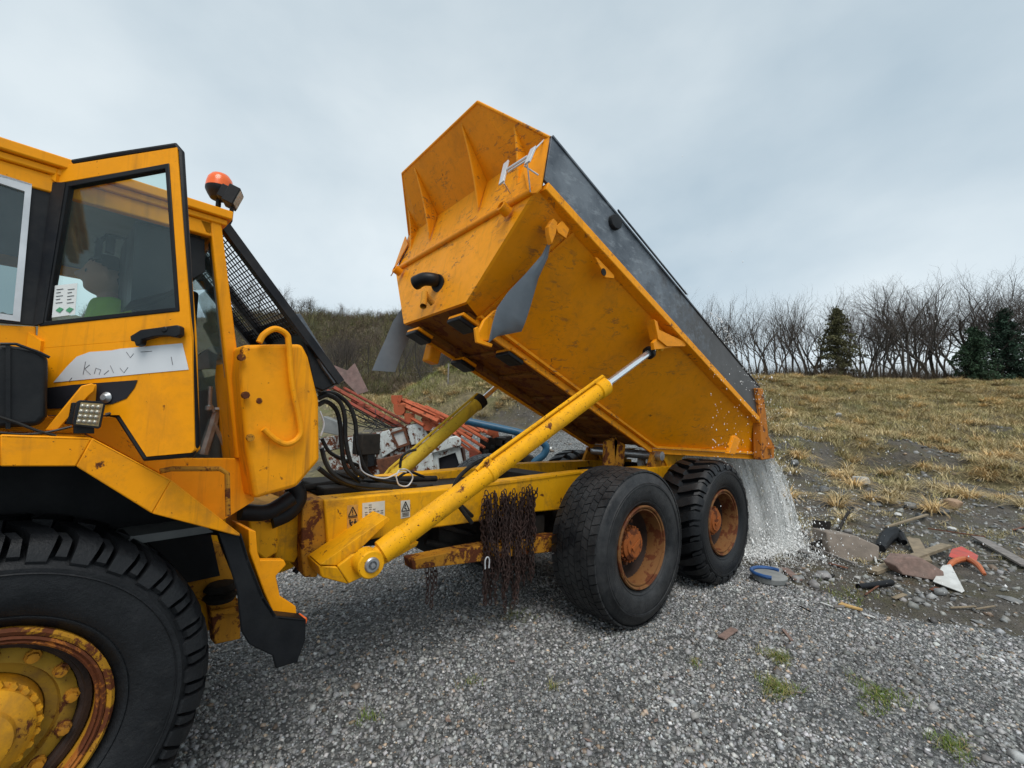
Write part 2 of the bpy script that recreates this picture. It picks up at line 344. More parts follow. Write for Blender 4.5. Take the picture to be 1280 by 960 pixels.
def height(x, y):
    x = np.asarray(x, float); y = np.asarray(y, float); s, d = sd(x, y); q = s / np.maximum(np.abs(d), .5) ; q = np.where(d < 1, 0, q)
    pr = np.interp(d, [0, 8.2, 10, 14, 18, 20, 22, 26, 32, 36, 60, 120, 400], [0, 0, .26, 1.12, 2.05, 2.6, 3.15, 4.05, 5.35, 5.7, 5.2, 3, 0])
    pl = np.interp(d, [0, 11, 15, 20, 24, 30, 36, 50, 70, 88, 110, 200, 400], [0, 0, .5, 1.9, 2.7, 3.3, 4.2, 8.2, 16, 22.0, 23.5, 20, 10])
    w = sstep(.18, .52, q); z = pl * (1 - w) + pr * w
    z = z + .9 * sstep(19.2, 20.6, d + .8 * np.sin(q * 14)) * sstep(-.30, -.12, q) * (1 - sstep(.30, .5, q)) * (1 - sstep(24, 34, d))
    z = z + 1.5 * np.exp(-(((s + 3.2) / 2.6) ** 2 + ((d - 25.5) / 2.2) ** 2))          # the grassed heap
    rough = sstep(8.5, 13, d) * (1 - .5 * sstep(40, 80, d)); z = z + rough * (.30 * lump(x, y, 6.5) + .10 * lump(x + 9, y, 1.6, 4)) * (1 + 3.5 * sstep(45, 80, d))
    # tipped rubble ground right of the gravel pad
    rb = sstep(0, .35, x - edge_x(y)) * (1 - sstep(9, 12, d)); z = z + rb * (.035 * lump(x, y, 1.1, 4) + .02)
    z = z + (1 - rb) * (1 - rough) * .012 * lump(x, y, 2.3, 3)
    # washed hollow at the right
    z = z - .55 * np.exp(-(((s - 11.2) / 1.5) ** 2 + ((d - 13.2) / .7) ** 2)) + .25 * np.exp(-(((s - 11.5) / 2.0) ** 2 + ((d - 14.6) / .6) ** 2))
    return z
def place(px, py, lo=1.0, hi=120.):
    """where the sight line through a spot of the photograph meets the ground"""
    v = ray(px, py) / FOC; a = lo; pa = CP + v * a
    for b in np.geomspace(lo, hi, 500):
        pb = CP + v * b
        if pb[2] < float(height(pb[0], pb[1])): 
            for _ in range(20):
                m = (a + b) / 2; pm = CP + v * m
                if pm[2] < float(height(pm[0], pm[1])): b = m
                else: a = m
            return CP + v * b
        a = b
    return CP + v * hi
dd = np.concatenate([np.linspace(-30, 1.4, 12), np.geomspace(1.8, 420, 400)]); qq = np.linspace(-2.2, 2.2, 420)
Dg, Qg = np.meshgrid(dd, qq, indexing='ij'); wdt = np.maximum(Dg, 0) + 2.5; Sg = Qg * wdt
Xg, Yg = xy(Sg, Dg); Zg = height(Xg, Yg); Zg = Zg - .012 * 0
V_ = np.stack([Xg, Yg, Zg], -1).reshape(-1, 3); nr, nc = Dg.shape; idx = np.arange(nr * nc).reshape(nr, nc)
Fq = np.stack([idx[:-1, :-1], idx[:-1, 1:], idx[1:, 1:], idx[1:, :-1]], -1).reshape(-1, 4)
def zones(x, y):
    s, d = sd(x, y); q = s / np.maximum(d, .5)
    grav = (1 - sstep(-.10, .22, x - edge_x(y))) * (1 - sstep(10.5, 12.5, d)) + (1 - sstep(1.0, 2, d)) * (x < 2.4)
    bank = sstep(9.5, 11.5, d) * (1 - sstep(18.2, 19.2, d)) * sstep(-.32, -.18, q) * (1 - sstep(.32, .46, q)); grav = np.clip(grav + bank * .75, 0, 1)
    n = lump(x * 1.0, y * 1.0, 3.2, 4); st = sstep(-.15, .35, n + (d - 12.8 + 2.2 * sstep(.95, 1.2, q)) * .14) * sstep(9.3, 11.8, d + 1.4 * sstep(.95, 1.25, q)) * (1 - bank)
    st = st * (1 - .85 * np.exp(-(((s - 10.5) / 2.6) ** 2 + ((d - 12.9) / .9) ** 2)))
    hill = sstep(30, 36, d) * (1 - sstep(.38, .55, q)); st = st * (1 - hill)
    dark = np.exp(-((d - 19.6) / .7) ** 2) * sstep(-.28, -.15, q) * (1 - sstep(.30, .42, q))
    return np.clip(grav, 0, 1), np.clip(st, 0, 1) * (1 - dark), np.clip(hill, 0, 1)
gz = np.stack(zones(V_[:, 0], V_[:, 1]), -1)
s = NT('ground'); v = s.world(); at = s.n('ShaderNodeVertexColor', layer_name='tint'); sp = s.n('ShaderNodeSeparateColor'); s.l(at.outputs[0], sp.inputs[0])
vc = s.n('ShaderNodeTexVoronoi'); s.l(v, vc.inputs['Vector']); vc.inputs['Scale'].default_value = 38; vb = s.n('ShaderNodeSeparateColor'); s.l(vc.outputs['Color'], vb.inputs[0])
big = s.noise(v, .9, 5, .6); mid = s.noise(v, 5, 6, .65); fin_ = s.noise(v, 40, 5, .7)
gcol = s.ramp(vb.outputs[0], [(0, (.07, .075, .078)), (.45, (.18, .19, .19)), (.8, (.32, .33, .325)), (.97, (.5, .5, .48))])
gcol = s.mix(s.step(vc.outputs['Distance'], .35, .75, 0, .6), gcol, (.05, .05, .048)); gcol = s.mix(s.step(big, .45, .7, 0, .35), gcol, (.085, .082, .072))
ecol = s.mix(s.step(mid, .3, .7), (.060, .052, .042), (.145, .125, .10)); ecol = s.mix(s.step(fin_, .62, .74), ecol, (.24, .235, .22)); ecol = s.mix(s.step(s.noise(v, 1.3, 7, .72), .46, .60, 0, .62), ecol, (.095, .085, .034))
ecol = s.mix(s.step(s.noise(v, 2.7, 5, .6), .58, .68, 0, .6), ecol, (.13, .075, .03))
scol = s.mix(s.step(mid, .32, .68), (.10, .080, .038), (.26, .21, .11)); scol = s.mix(s.step(big, .48, .66, 0, .7), scol, (.13, .135, .045))  # straw ground, its colour darkened for the shadows between grass clumps
hcol = s.mix(s.step(s.noise(v, .35, 6, .65), .38, .62), (.085, .065, .042), (.115, .10, .05))
hn = s.math('ADD', sp.outputs[1], s.math('MULTIPLY', s.math('SUBTRACT', mid, .5), .9))
c = s.mix(s.step(hn, .38, .58), ecol, scol); gn_ = s.math('ADD', sp.outputs[0], s.math('MULTIPLY', s.math('SUBTRACT', mid, .5), .8)); c = s.mix(s.step(gn_, .42, .56), c, gcol); c = s.mix(sp.outputs[2], c, hcol)
s.bump(s.math('ADD', s.math('MULTIPLY', vc.outputs['Distance'], -.8), s.math('ADD', s.math('MULTIPLY', fin_, 1.2), s.math('MULTIPLY', mid, 1.6))), .95, .035); s.fin(c, s.step(big, .4, .65, .62, .85))
gnd = tag(fast_mesh('ground', V_, Fq, s.m, attr=gz, smooth=True), kind='structure')

# ---------------- crushed stone lying on the pad (every stone a little angular body)
def tint_mat(name, rough=.8, spec=.4, mul=1., trans=0., bump=0):
    s = NT(name); a = s.n('ShaderNodeVertexColor', layer_name='tint'); nn = s.noise(s.world(), 30, 4, .6)
    c = s.mix(1, a.outputs[0], s.ramp(nn, [(.3, (.75 * mul,) * 3), (.7, (1.15 * mul,) * 3)]), 'MULTIPLY')
    if bump: s.bump(nn, bump, .01)
    return s.fin(c, rough, 0, spec)
def stones(name, x, y, size, col, mat, sink=.35):
    n = len(x); c = np.array([(-1, -1, -1), (1, -1, -1), (1, 1, -1), (-1, 1, -1), (-1, -1, 1), (1, -1, 1), (1, 1, 1), (-1, 1, 1)], float)
    P = c[None] * (rng.uniform(.45, 1.0, (n, 8, 3))); P[:, 4:, :2] *= rng.uniform(.35, .95, (n, 1, 1)); P[:, :, 2] *= rng.uniform(.4, .8, (n, 1)); P[:, :, 0] *= rng.uniform(.7, 1.35, (n, 1))
    def rot(P, a, i, j): ca_, sa_ = np.cos(a)[:, None], np.sin(a)[:, None]; Q = P.copy(); Q[:, :, i] = P[:, :, i] * ca_ - P[:, :, j] * sa_; Q[:, :, j] = P[:, :, i] * sa_ + P[:, :, j] * ca_; return Q
    P = rot(P, rng.normal(0, .45, n), 0, 2); P = rot(P, rng.normal(0, .45, n), 1, 2); P = rot(P, rng.uniform(0, 6.28, n), 0, 1); P *= size[:, None, None] * .5
    P[:, :, 2] += (height(x, y) + size * (.5 - sink) * .5)[:, None]; P[:, :, 0] += x[:, None]; P[:, :, 1] += y[:, None]
    f = np.array([(3, 2, 1, 0), (4, 5, 6, 7), (0, 1, 5, 4), (1, 2, 6, 5), (2, 3, 7, 6), (3, 0, 4, 7)]); Fc = (f[None] + (np.arange(n) * 8)[:, None, None]).reshape(-1, 4)
    return fast_mesh(name, P.reshape(-1, 3), Fc, mat, attr=np.repeat(col, 8, 0))
smat = tint_mat('stone_chip', .55, .5)
def graycol(n, lo=.08, hi=.56):
    g = rng.beta(1.7, 2.6, n) * (hi - lo) + lo; w_ = rng.random(n) < .018; g[w_] = rng.uniform(.5, .72, w_.sum()); c = np.stack([g * rng.uniform(.92, 1.02, n), g, g * rng.uniform(.97, 1.08, n)], -1)
    b = rng.random(n) < .05; c[b] *= (1.25, .95, .7); return c
N = 290000; dmin = 1.5
d = dmin + (rng.random(N) ** .75) * 8.8; s_ = rng.uniform(-1.35, 1.45, N) * (d + .4); x, y = xy(s_, d)
k = x < edge_x(y) + rng.exponential(.10, N) - .03; k &= (lump(x, y, 1.9, 3) > -.75) | (rng.random(N) < .45); x, y, d = x[k], y[k], d[k]; size = (1 + .25 * lump(x, y, 1.4, 3)).clip(.6, 1.6) * (1 + .8 * (rng.random(len(x)) < .008)) * rng.lognormal(-4.10, .38, len(x)) * (1 + .05 * d)
tag(stones('gravel', x, y, size, graycol(len(x)) * (1 + .22 * lump(x + 7, y, 2.6, 3))[:, None].clip(.6, 1.4) * (1.03, 1.0, .96), smat), kind='stuff')
N = 70000; d = 4.5 + rng.random(N) ** .8 * 17; s_ = rng.uniform(-.3, 1.45, N) * d; x, y = xy(s_, d); zg = zones(x, y)[1]
k = (x > edge_x(y)) & (rng.random(N) > zg * .96) & (lump(x, y, 2.2, 3) + rng.normal(0, .5, N) > -.15); x, y = x[k], y[k]
tag(stones('loose_rubble', x, y, rng.lognormal(-3.45, .6, len(x)), graycol(len(x), .07, .42) * (1.04, 1, .93), smat), kind='stuff')

# ---------------- grass, twigs
def blades(name, x, y, h, wid, lean, col, mat, zoff=0., zs=None, up=1.0, seg=2):
    """curved tapering blades; lean is the sideways reach as a share of the height"""
    n = len(x); a = rng.uniform(0, 6.283, n); dx, dy = np.cos(a), np.sin(a); z0 = (height(x, y) if zs is None else zs) + zoff
    V = np.zeros((n, (seg + 1) * 2, 3), np.float32)
    for i in range(seg + 1):
        t = i / seg; w_ = wid * (1 - t * .85) * .5; rx = lean * h * t ** 1.7; px_, py_ = x + dx * rx, y + dy * rx; pz = z0 + h * up * (t - .45 * t * t * np.clip(lean, 0, 2))
        for j, sg in ((0, -1), (1, 1)): V[:, 2 * i + j, 0] = px_ - dy * w_ * sg; V[:, 2 * i + j, 1] = py_ + dx * w_ * sg; V[:, 2 * i + j, 2] = pz
    f = np.array([(2 * i, 2 * i + 1, 2 * i + 3, 2 * i + 2) for i in range(seg)]); Fc = (f[None] + (np.arange(n) * (seg + 1) * 2)[:, None, None]).reshape(-1, 4)
    return fast_mesh(name, V.reshape(-1, 3), Fc, mat, attr=np.repeat(col, (seg + 1) * 2, 0))
gmat = tint_mat('grass_blade', .75, .2)
def tufts(nt_, dr, qr, nb, hr, wr, cols, dens=None, spread=.12, powd=.6):
    d = dr[0] + rng.random(nt_) ** powd * (dr[1] - dr[0]); q = rng.uniform(*qr, nt_); s_ = q * d; x, y = xy(s_, d); k = np.ones(nt_, bool) if dens is None else dens(x, y, d, q); x, y = x[k], y[k]; n = len(x)
    h = rng.uniform(*hr, n); ci = rng.random(n); n2 = lump(x, y, 4.5, 3); m = np.clip(.5 + .5 * n2 + rng.normal(0, .25, n), 0, 1)
    c = cols[0] * (1 - m)[:, None] + cols[1] * m[:, None]; c = c * rng.uniform(.75, 1.2, (n, 1))
    X = np.repeat(x, nb) + rng.normal(0, spread, n * nb); Y = np.repeat(y, nb) + rng.normal(0, spread, n * nb); H = np.repeat(h, nb) * rng.uniform(.5, 1.1, n * nb)
    C_ = np.repeat(c, nb, 0) * rng.uniform(.7, 1.25, (n * nb, 1)); return X, Y, H, rng.uniform(*wr, n * nb), C_
STR, OLV, GRN = np.array((.60, .48, .27)), np.array((.36, .33, .15)), np.array((.13, .22, .03))
X, Y, H, Wd, C_ = tufts(16000, (9.4, 36), (.30, 1.42), 20, (.14, .42), (.008, .02), (STR, OLV), lambda x, y, d, q: zones(x, y)[1] + rng.normal(0, .12, len(x)) > .42, .13)
tag(blades('meadow_grass', X, Y, H, Wd * 1.3, rng.uniform(.4, 1.7, len(X)), C_, gmat), kind='stuff')
# big drooping tussocks
def tussocks(n, dr, qr, nb, hr, dens, colr=(STR, STR * (1.1, .98, .85))):
    d = dr[0] + rng.random(n) ** .7 * (dr[1] - dr[0]); q = rng.uniform(*qr, n); x, y = xy(q * d, d); k = dens(x, y, d, q); x, y = x[k], y[k]; n = len(x); h = rng.uniform(*hr, n); a = rng.uniform(0, 6.28, (n, nb)); r_ = .10 * np.sqrt(rng.random((n, nb))) + .02
    ln = rng.uniform(.5, 1.7, (n, nb)); H = h[:, None] * rng.uniform(.6, 1.1, (n, nb)); V = np.zeros((n, nb, 4, 2, 3), np.float32); z0 = height(x, y)[:, None]; ca_, sa_ = np.cos(a), np.sin(a)
    for i in range(4):
        t = i / 3; w_ = .006 * (1 - t * .8) * (1 + .03 * d[k][:, None]) ; rr = r_ + ln * H * t ** 1.3; zz = z0 + H * (1.15 * t - .75 * t * t * np.clip(ln, .4, 1.5))
        for j, sg in ((0, -1), (1, 1)): V[:, :, i, j, 0] = x[:, None] + ca_ * rr - sa_ * w_ * sg; V[:, :, i, j, 1] = y[:, None] + sa_ * rr + ca_ * w_ * sg; V[:, :, i, j, 2] = zz
    c = np.where(rng.random((n, 1, 1)) < .5, colr[0], colr[1]) * rng.uniform(.6, 1.2, (n, 1, 1)) * rng.uniform(.7, 1.25, (n, nb, 1)); f = np.array([(2 * i, 2 * i + 1, 2 * i + 3, 2 * i + 2) for i in range(3)])
    return V.reshape(-1, 3), (f[None] + (np.arange(n * nb) * 8)[:, None, None]).reshape(-1, 4), np.repeat(c.reshape(-1, 3), 8, 0)
V2_, F2_, C2_ = tussocks(2100, (9.6, 34), (-.35, 1.45), 90, (.28, .62), lambda x, y, d, q: (zones(x, y)[1] + rng.normal(0, .15, len(x)) > .35) & ((d > 19.5) | (q > .3)) & (lump(x, y, 3, 2) + rng.normal(0, .5, len(x)) > -.1))
tag(fast_mesh('grass_tussocks', V2_, F2_, gmat, attr=C2_), kind='stuff')
V2_, F2_, C2_ = tussocks(260, (8.6, 15), (.45, 1.4), 110, (.22, .5), lambda x, y, d, q: (lump(x, y, 2.6, 2) + rng.normal(0, .4, len(x)) + .5 * (q - .9) > .15) & (x > edge_x(y) + 1.6))
tag(fast_mesh('near_tussocks', V2_, F2_, gmat, attr=C2_), kind='stuff')
X, Y, H, Wd, C_ = tufts(6000, (19.5, 33), (-.42, .42), 18, (.2, .45), (.012, .028), (STR * .95, OLV), lambda x, y, d, q: zones(x, y)[1] + rng.normal(0, .1, len(x)) > .4, .16)
hp = np.exp(-((((X - xy(-3.2, 25.5)[0]) ** 2 + (Y - xy(-3.2, 25.5)[1]) ** 2) / 9))); C_ = C_ * (1 - hp[:, None]) + np.array((.26, .29, .10)) * hp[:, None] * rng.uniform(.7, 1.2, (len(X), 1))
tag(blades('bank_grass', X, Y, H, Wd, rng.uniform(.4, 1.6, len(X)), C_, gmat), kind='stuff')
X, Y, H, Wd, C_ = tufts(2600, (6.0, 13), (.5, 1.35), 16, (.05, .18), (.005, .012), (STR * .85, OLV * .8), lambda x, y, d, q: (x > edge_x(y) + .25) & (lump(x + 3, y, 1.7, 3) > .15), .07)
tag(blades('sparse_grass', X, Y, H, Wd, rng.uniform(.5, 1.6, len(X)), C_, gmat), kind='stuff')
# small weeds growing through the gravel
def weed(px, py, rad, n, green=.5, h=(.025, .085)):
    n = int(n * 1.5); p = place(px, py); a = rng.uniform(0, 6.28, n); r_ = rad * rng.random(n) ** .75 * (1 + .5 * np.sin(3 * a + px)); x = p[0] + r_ * np.cos(a) * (1 + .5 * rng.random()); y = p[1] + r_ * np.sin(a); m = (rng.random(n) < green)[:, None]
    c = np.where(m, np.array((.13, .19, .035)), np.array((.33, .29, .12))) * rng.uniform(.6, 1.25, (n, 1)); return x, y, rng.uniform(*h, n), np.full(n, .0045), c
for i, a in enumerate([(970, 822, .12, 260, .5), (972, 862, .13, 300, .55), (1098, 872, .17, 300, .85), (1190, 934, .10, 160, .8), (462, 900, .05, 40, .8), (530, 640, .3, 220, .5), (745, 750, .12, 60, .5), (590, 855, .06, 30, .5), (1060, 745, .3, 240, .5), (640, 770, .18, 90, .5), (690, 860, .05, 30, .4), (870, 830, .05, 30, .5)]):
    X, Y, H, Wd, C_ = weed(*a); tag(blades('weed_patch', X, Y, H, Wd, rng.uniform(.3, 1.5, len(X)), C_, gmat), kind='stuff')
# brush covered hillside: bare scrub, one mass
tmat = tint_mat('scrub_twig', .85, .2)
def scrub(n, dr, qr, nb, hr, cols, spread, wr, dens=None, pw=.55):
    X, Y, H, Wd, C_ = tufts(n, dr, qr, nb, hr, wr, cols, dens, spread, pw); return X, Y, H, Wd, C_
BRN, OLV2 = np.array((.155, .118, .084)), np.array((.165, .150, .068))
def vary(X, Y, H, C_):
    a = lump(X, Y, 13, 3); b = lump(X + 50, Y, 7, 3); H = H * np.clip(.85 + .45 * a, .35, 1.7); C_ = C_ * np.clip(1 + .35 * b, .5, 1.6)[:, None] * np.where((a > .35)[:, None], (.85, 1.0, .75), (1.0, .98, 1.0)); return H, C_
def bushes(name, n, dr, qr, nt_, rr, cols, dens=None, pw=.6):
    d = dr[0] + rng.random(n) ** pw * (dr[1] - dr[0]); q = rng.uniform(*qr, n); x, y = xy(q * d, d)
    if dens is not None: k = dens(x, y, d, q); x, y, d = x[k], y[k], d[k]
    n = len(x); r_ = rng.uniform(*rr, n) * np.clip(1 + .4 * lump(x, y, 16, 2), .5, 1.6); z = height(x, y) + r_ * .55; u = rng.normal(0, 1, (n, nt_, 3)); u /= np.linalg.norm(u, axis=2, keepdims=True); rad = rng.random((n, nt_, 1)) ** .45
    c0 = np.stack([x, y, z], -1)[:, None]; Pc = c0 + u * rad * r_[:, None, None] * (1, 1, .95); dr_ = u * .7 + rng.normal(0, .35, u.shape) + (0, 0, .55); dr_ /= np.linalg.norm(dr_, axis=2, keepdims=True)
    ln = (r_[:, None, None] * rng.uniform(.25, .6, (n, nt_, 1))); sd_ = np.cross(dr_, rng.normal(0, 1, u.shape)); sd_ /= np.linalg.norm(sd_, axis=2, keepdims=True) + 1e-6; w_ = rng.uniform(.012, .034, (n, nt_, 1)) * (.6 + d[:, None, None] / 70)
    V = np.stack([Pc - dr_ * ln / 2 - sd_ * w_ / 2, Pc - dr_ * ln / 2 + sd_ * w_ / 2, Pc + dr_ * ln / 2 + sd_ * w_ * .2, Pc + dr_ * ln / 2 - sd_ * w_ * .2], 2).reshape(-1, 3)
    ci = rng.choice(len(cols), n, p=[.42, .25, .2, .13]); c = np.array(cols)[ci] * rng.uniform(.65, 1.25, (n, 1)); C_ = np.repeat((c[:, None] * rng.uniform(.7, 1.3, (n, nt_, 1))).reshape(-1, 3), 4, 0)
    return fast_mesh(name, V, np.arange(n * nt_ * 4).reshape(-1, 4), tmat, attr=C_)
BC = [(.125, .092, .064), (.165, .130, .098), (.135, .125, .052), (.075, .085, .045)]
tag(bushes('hillside_bushes', 3400, (31, 97), (-1.0, .48), 120, (.7, 1.7), BC), kind='stuff')
tag(bushes('foot_bushes', 500, (28.5, 36), (-.95, .40), 160, (.5, 1.1), BC, lambda x, y, d, q: np.abs(q + .125) > .09), kind='stuff')
X, Y, H, Wd, C_ = scrub(1500, (29, 96), (-1.0, .50), 34, (1.4, 4.2), (BRN, OLV2), .55, (.02, .05), lambda x, y, d, q: q < .46 - (d - 28) * .001)
H, C_ = vary(X, Y, H, C_)
tag(blades('hillside_scrub', X, Y, H, Wd, rng.uniform(.05, .95, len(X)), C_, tmat, seg=3), kind='stuff')
n = 22000; k = rng.integers(0, len(X), n); lx, ly = X[k] + rng.normal(0, .35, n), Y[k] + rng.normal(0, .35, n); m = lump(lx, ly, 11, 3) + rng.normal(0, .25, n) > .05; lx, ly = lx[m], ly[m]
tag(blades('scrub_leaves', lx, ly, np.full(len(lx), .16), np.full(len(lx), .12), rng.uniform(.2, 1.4, len(lx)), np.array((.16, .15, .055)) * rng.uniform(.6, 1.4, (len(lx), 1)), tmat, zs=height(lx, ly) + rng.uniform(.2, 2.9, len(lx)), seg=1), kind='stuff')
# undergrowth along the ridge beneath the trees
X, Y, H, Wd, C_ = scrub(1700, (34, 46), (.38, 1.6), 34, (.7, 2.8), (BRN * .62, BRN * .45), .5, (.014, .035))
tag(blades('ridge_undergrowth', X, Y, H, Wd, rng.uniform(.1, .8, len(X)), C_, tmat, seg=3), kind='stuff')

# ---------------- trees
bark = simple('bark', (.052, .043, .036), .9, 0, .35, 6, .35, .5, (.11, .11, .09)); bark2 = simple('twig_bark', (.075, .058, .048), .9, 0, .3, 3)
def bare_tree(seed, H, multi=1, spread=.55, gnarl=.22, full=1.0):
    r = random.Random(seed); TV, TF, CV, CF_ = [], [], [], []
    def tube(P, Rr, V, Fc, n):
        o = len(V); k = len(P)
        for i in range(k):
            t = unit(P[min(i + 1, k - 1)] - P[max(i - 1, 0)]); u = unit(np.cross((.3, .9, .2), t)); w_ = np.cross(t, u)
            for j in range(n): a = 6.283 * j / n; V.append(P[i] + Rr[i] * (math.cos(a) * u + math.sin(a) * w_))
        for i in range(k - 1):
            for j in range(n): Fc.append((o + i * n + j, o + i * n + (j + 1) % n, o + (i + 1) * n + (j + 1) % n, o + (i + 1) * n + j))
    def grow(p, d, L, rad, lv):
        ns = (6, 5, 4, 3, 2, 2)[lv]; P = [p]; q = p.copy(); dd_ = d
        for i in range(ns):
            dd_ = unit(dd_ + np.array([r.gauss(0, gnarl), r.gauss(0, gnarl), r.gauss(0, gnarl * .6) + (.14, .10, .07, .05, .04, .04)[lv]])); q = q + dd_ * L / ns; P.append(q)
        Rr = [rad * (1 - .55 * i / ns) for i in range(ns + 1)]
        if lv <= 1: tube(P, Rr, TV, TF, 6 if lv == 0 else 5)
        else: tube(P, Rr, CV, CF_, 3 if lv < 4 else 3)
        if lv >= 5 or rad < .004: return
        nch = int((8, 6, 5, 4, 3)[lv] * full * r.uniform(.8, 1.2) + .5)
        for c in range(nch):
            t = (.42 if lv == 0 else .22) + (.78 if lv else .58) * (c + r.random()) / nch; t = min(t, .999); i = int(t * ns); b = P[i] + (P[min(i + 1, ns)] - P[i]) * (t * ns - i)
            ax = unit(P[min(i + 1, ns)] - P[i]); sidev = unit(np.cross(ax, np.array([r.gauss(0, 1), r.gauss(0, 1), r.gauss(0, 1)]))); sp_ = spread * r.uniform(.7, 1.35)
            grow(b, unit(ax * math.cos(sp_) + sidev * math.sin(sp_)), L * r.uniform(.45, .72) * (1.1 - .4 * t), max(.0032, rad * (1 - .5 * t) * r.uniform(.40, .58)), lv + 1)
    for m_ in range(multi):
        a = 6.283 * m_ / multi + r.random(); tl = 0 if multi == 1 else r.uniform(.12, .38)
        grow(np.array([math.cos(a), math.sin(a), 0]) * (.12 if multi > 1 else 0), unit((math.cos(a) * tl, math.sin(a) * tl, 1)), H * r.uniform(.72, .86), H * .0165 / (multi ** .3), 0)
    root = empty('bare_tree', (0, 0, 0)); t_ = fast_mesh('trunk', np.array(TV), np.array(TF), bark, smooth=True); t_.parent = root; c_ = fast_mesh('crown', np.array(CV), np.array(CF_), bark2, smooth=True); c_.parent = root; root['H'] = H
    return root
kinds = [bare_tree(11, 7, 1, .62, .2), bare_tree(23, 8, 2, .62, .2), bare_tree(35, 7, 3, .55, .18, .9), bare_tree(47, 9, 4, .7, .2), bare_tree(51, 6.5, 1, .8, .26)]
GRP = 'leafless trees along the ridge'
def put_tree(k, px, pytop, d, label=None, group=GRP, first=set()):
    b = D(px, 480, d); zb = float(height(b[0], b[1])); t = D(px, pytop, d); h = t[2] - zb; src = kinds[k]
    if k in first: o = copy_tree(src)
    else: first.add(k); o = src
    o.location = (b[0], b[1], zb - .05); sc_ = h / src['H'] ; o.scale = (sc_, sc_, sc_); o.rotation_euler.z = rng.uniform(0, 6.28)
    tag(o, label or 'leafless tree with dark slender trunk and fine twigs in the ridge row', 'tree', group); return o
sp_t = [(1, 905, 398, 36, 'leafless tree leaning over the raised dump body tail, first in the ridge row'), (2, 945, 396, 37, None), (0, 968, 394, 38, None), (4, 992, 402, 37, None), (2, 1012, 405, 38, None), (1, 1040, 372, 41, 'pale thin topped bare tree rising behind the olive conifer'), (0, 1072, 404, 38, None),
        (3, 1130, 351, 36, 'tallest bare tree with several spreading stems on the grassy ridge'), (2, 1098, 398, 37, None), (4, 1162, 372, 37, None), (1, 1190, 372, 38, 'bare tree with leaning stem left of the dark evergreens'), (0, 1215, 382, 39, None), (3, 1250, 360, 36, 'broad bare tree spreading above the dark evergreens'), (1, 1285, 366, 36, None), (2, 1330, 372, 37, None), (3, 1390, 368, 38, None),
        (4, 925, 412, 42, None), (0, 958, 410, 44, None), (1, 1025, 410, 44, None), (2, 1085, 392, 43, None), (4, 1115, 385, 44, None), (0, 1148, 380, 44, None), (2, 1175, 388, 45, None), (1, 1235, 385, 45, None), (0, 880, 420, 42, None), (2, 850, 430, 44, None), (4, 1300, 385, 44, None)] + [(int(rng.integers(0, 5)), 862 + 24 * i + rng.uniform(-7, 7), (396 - 38 * sstep(1000, 1250, 862 + 24 * i)) + rng.uniform(-14, 12), rng.uniform(37, 46), None) for i in range(22)]
for k, px, py, d, lb in sp_t: put_tree(k, px, py, d, lb, GRP if not lb else None)
for k, px, py, d in ((2, 362, 374, 84), (0, 372, 372, 88), (4, 420, 386, 86), (1, 398, 384, 84), (2, 470, 388, 86), (0, 505, 388, 88), (4, 440, 388, 90), (2, 345, 360, 80), (0, 320, 355, 84), (1, 290, 350, 86), (3, 540, 392, 90)):
    put_tree(k, px, py, d, 'small bare tree on the skyline of the scrub hill', 'bare trees on the hill skyline')
for i in range(16): put_tree(int(rng.integers(0, 5)), 352 + 12.5 * i + rng.uniform(-4, 4), 372 + .13 * 12.5 * i + rng.uniform(-8, 4), rng.uniform(82, 90), 'small bare tree on the skyline of the scrub hill', 'bare trees on the hill skyline')
for i in range(22): put_tree(int(rng.integers(0, 5)), rng.uniform(400, 660), rng.uniform(405, 440), rng.uniform(31, 44), 'thin bare sapling standing at the foot of the scrub hill', 'bare saplings at the foot of the scrub hill')
needle = tint_mat('needles', .8, .2)
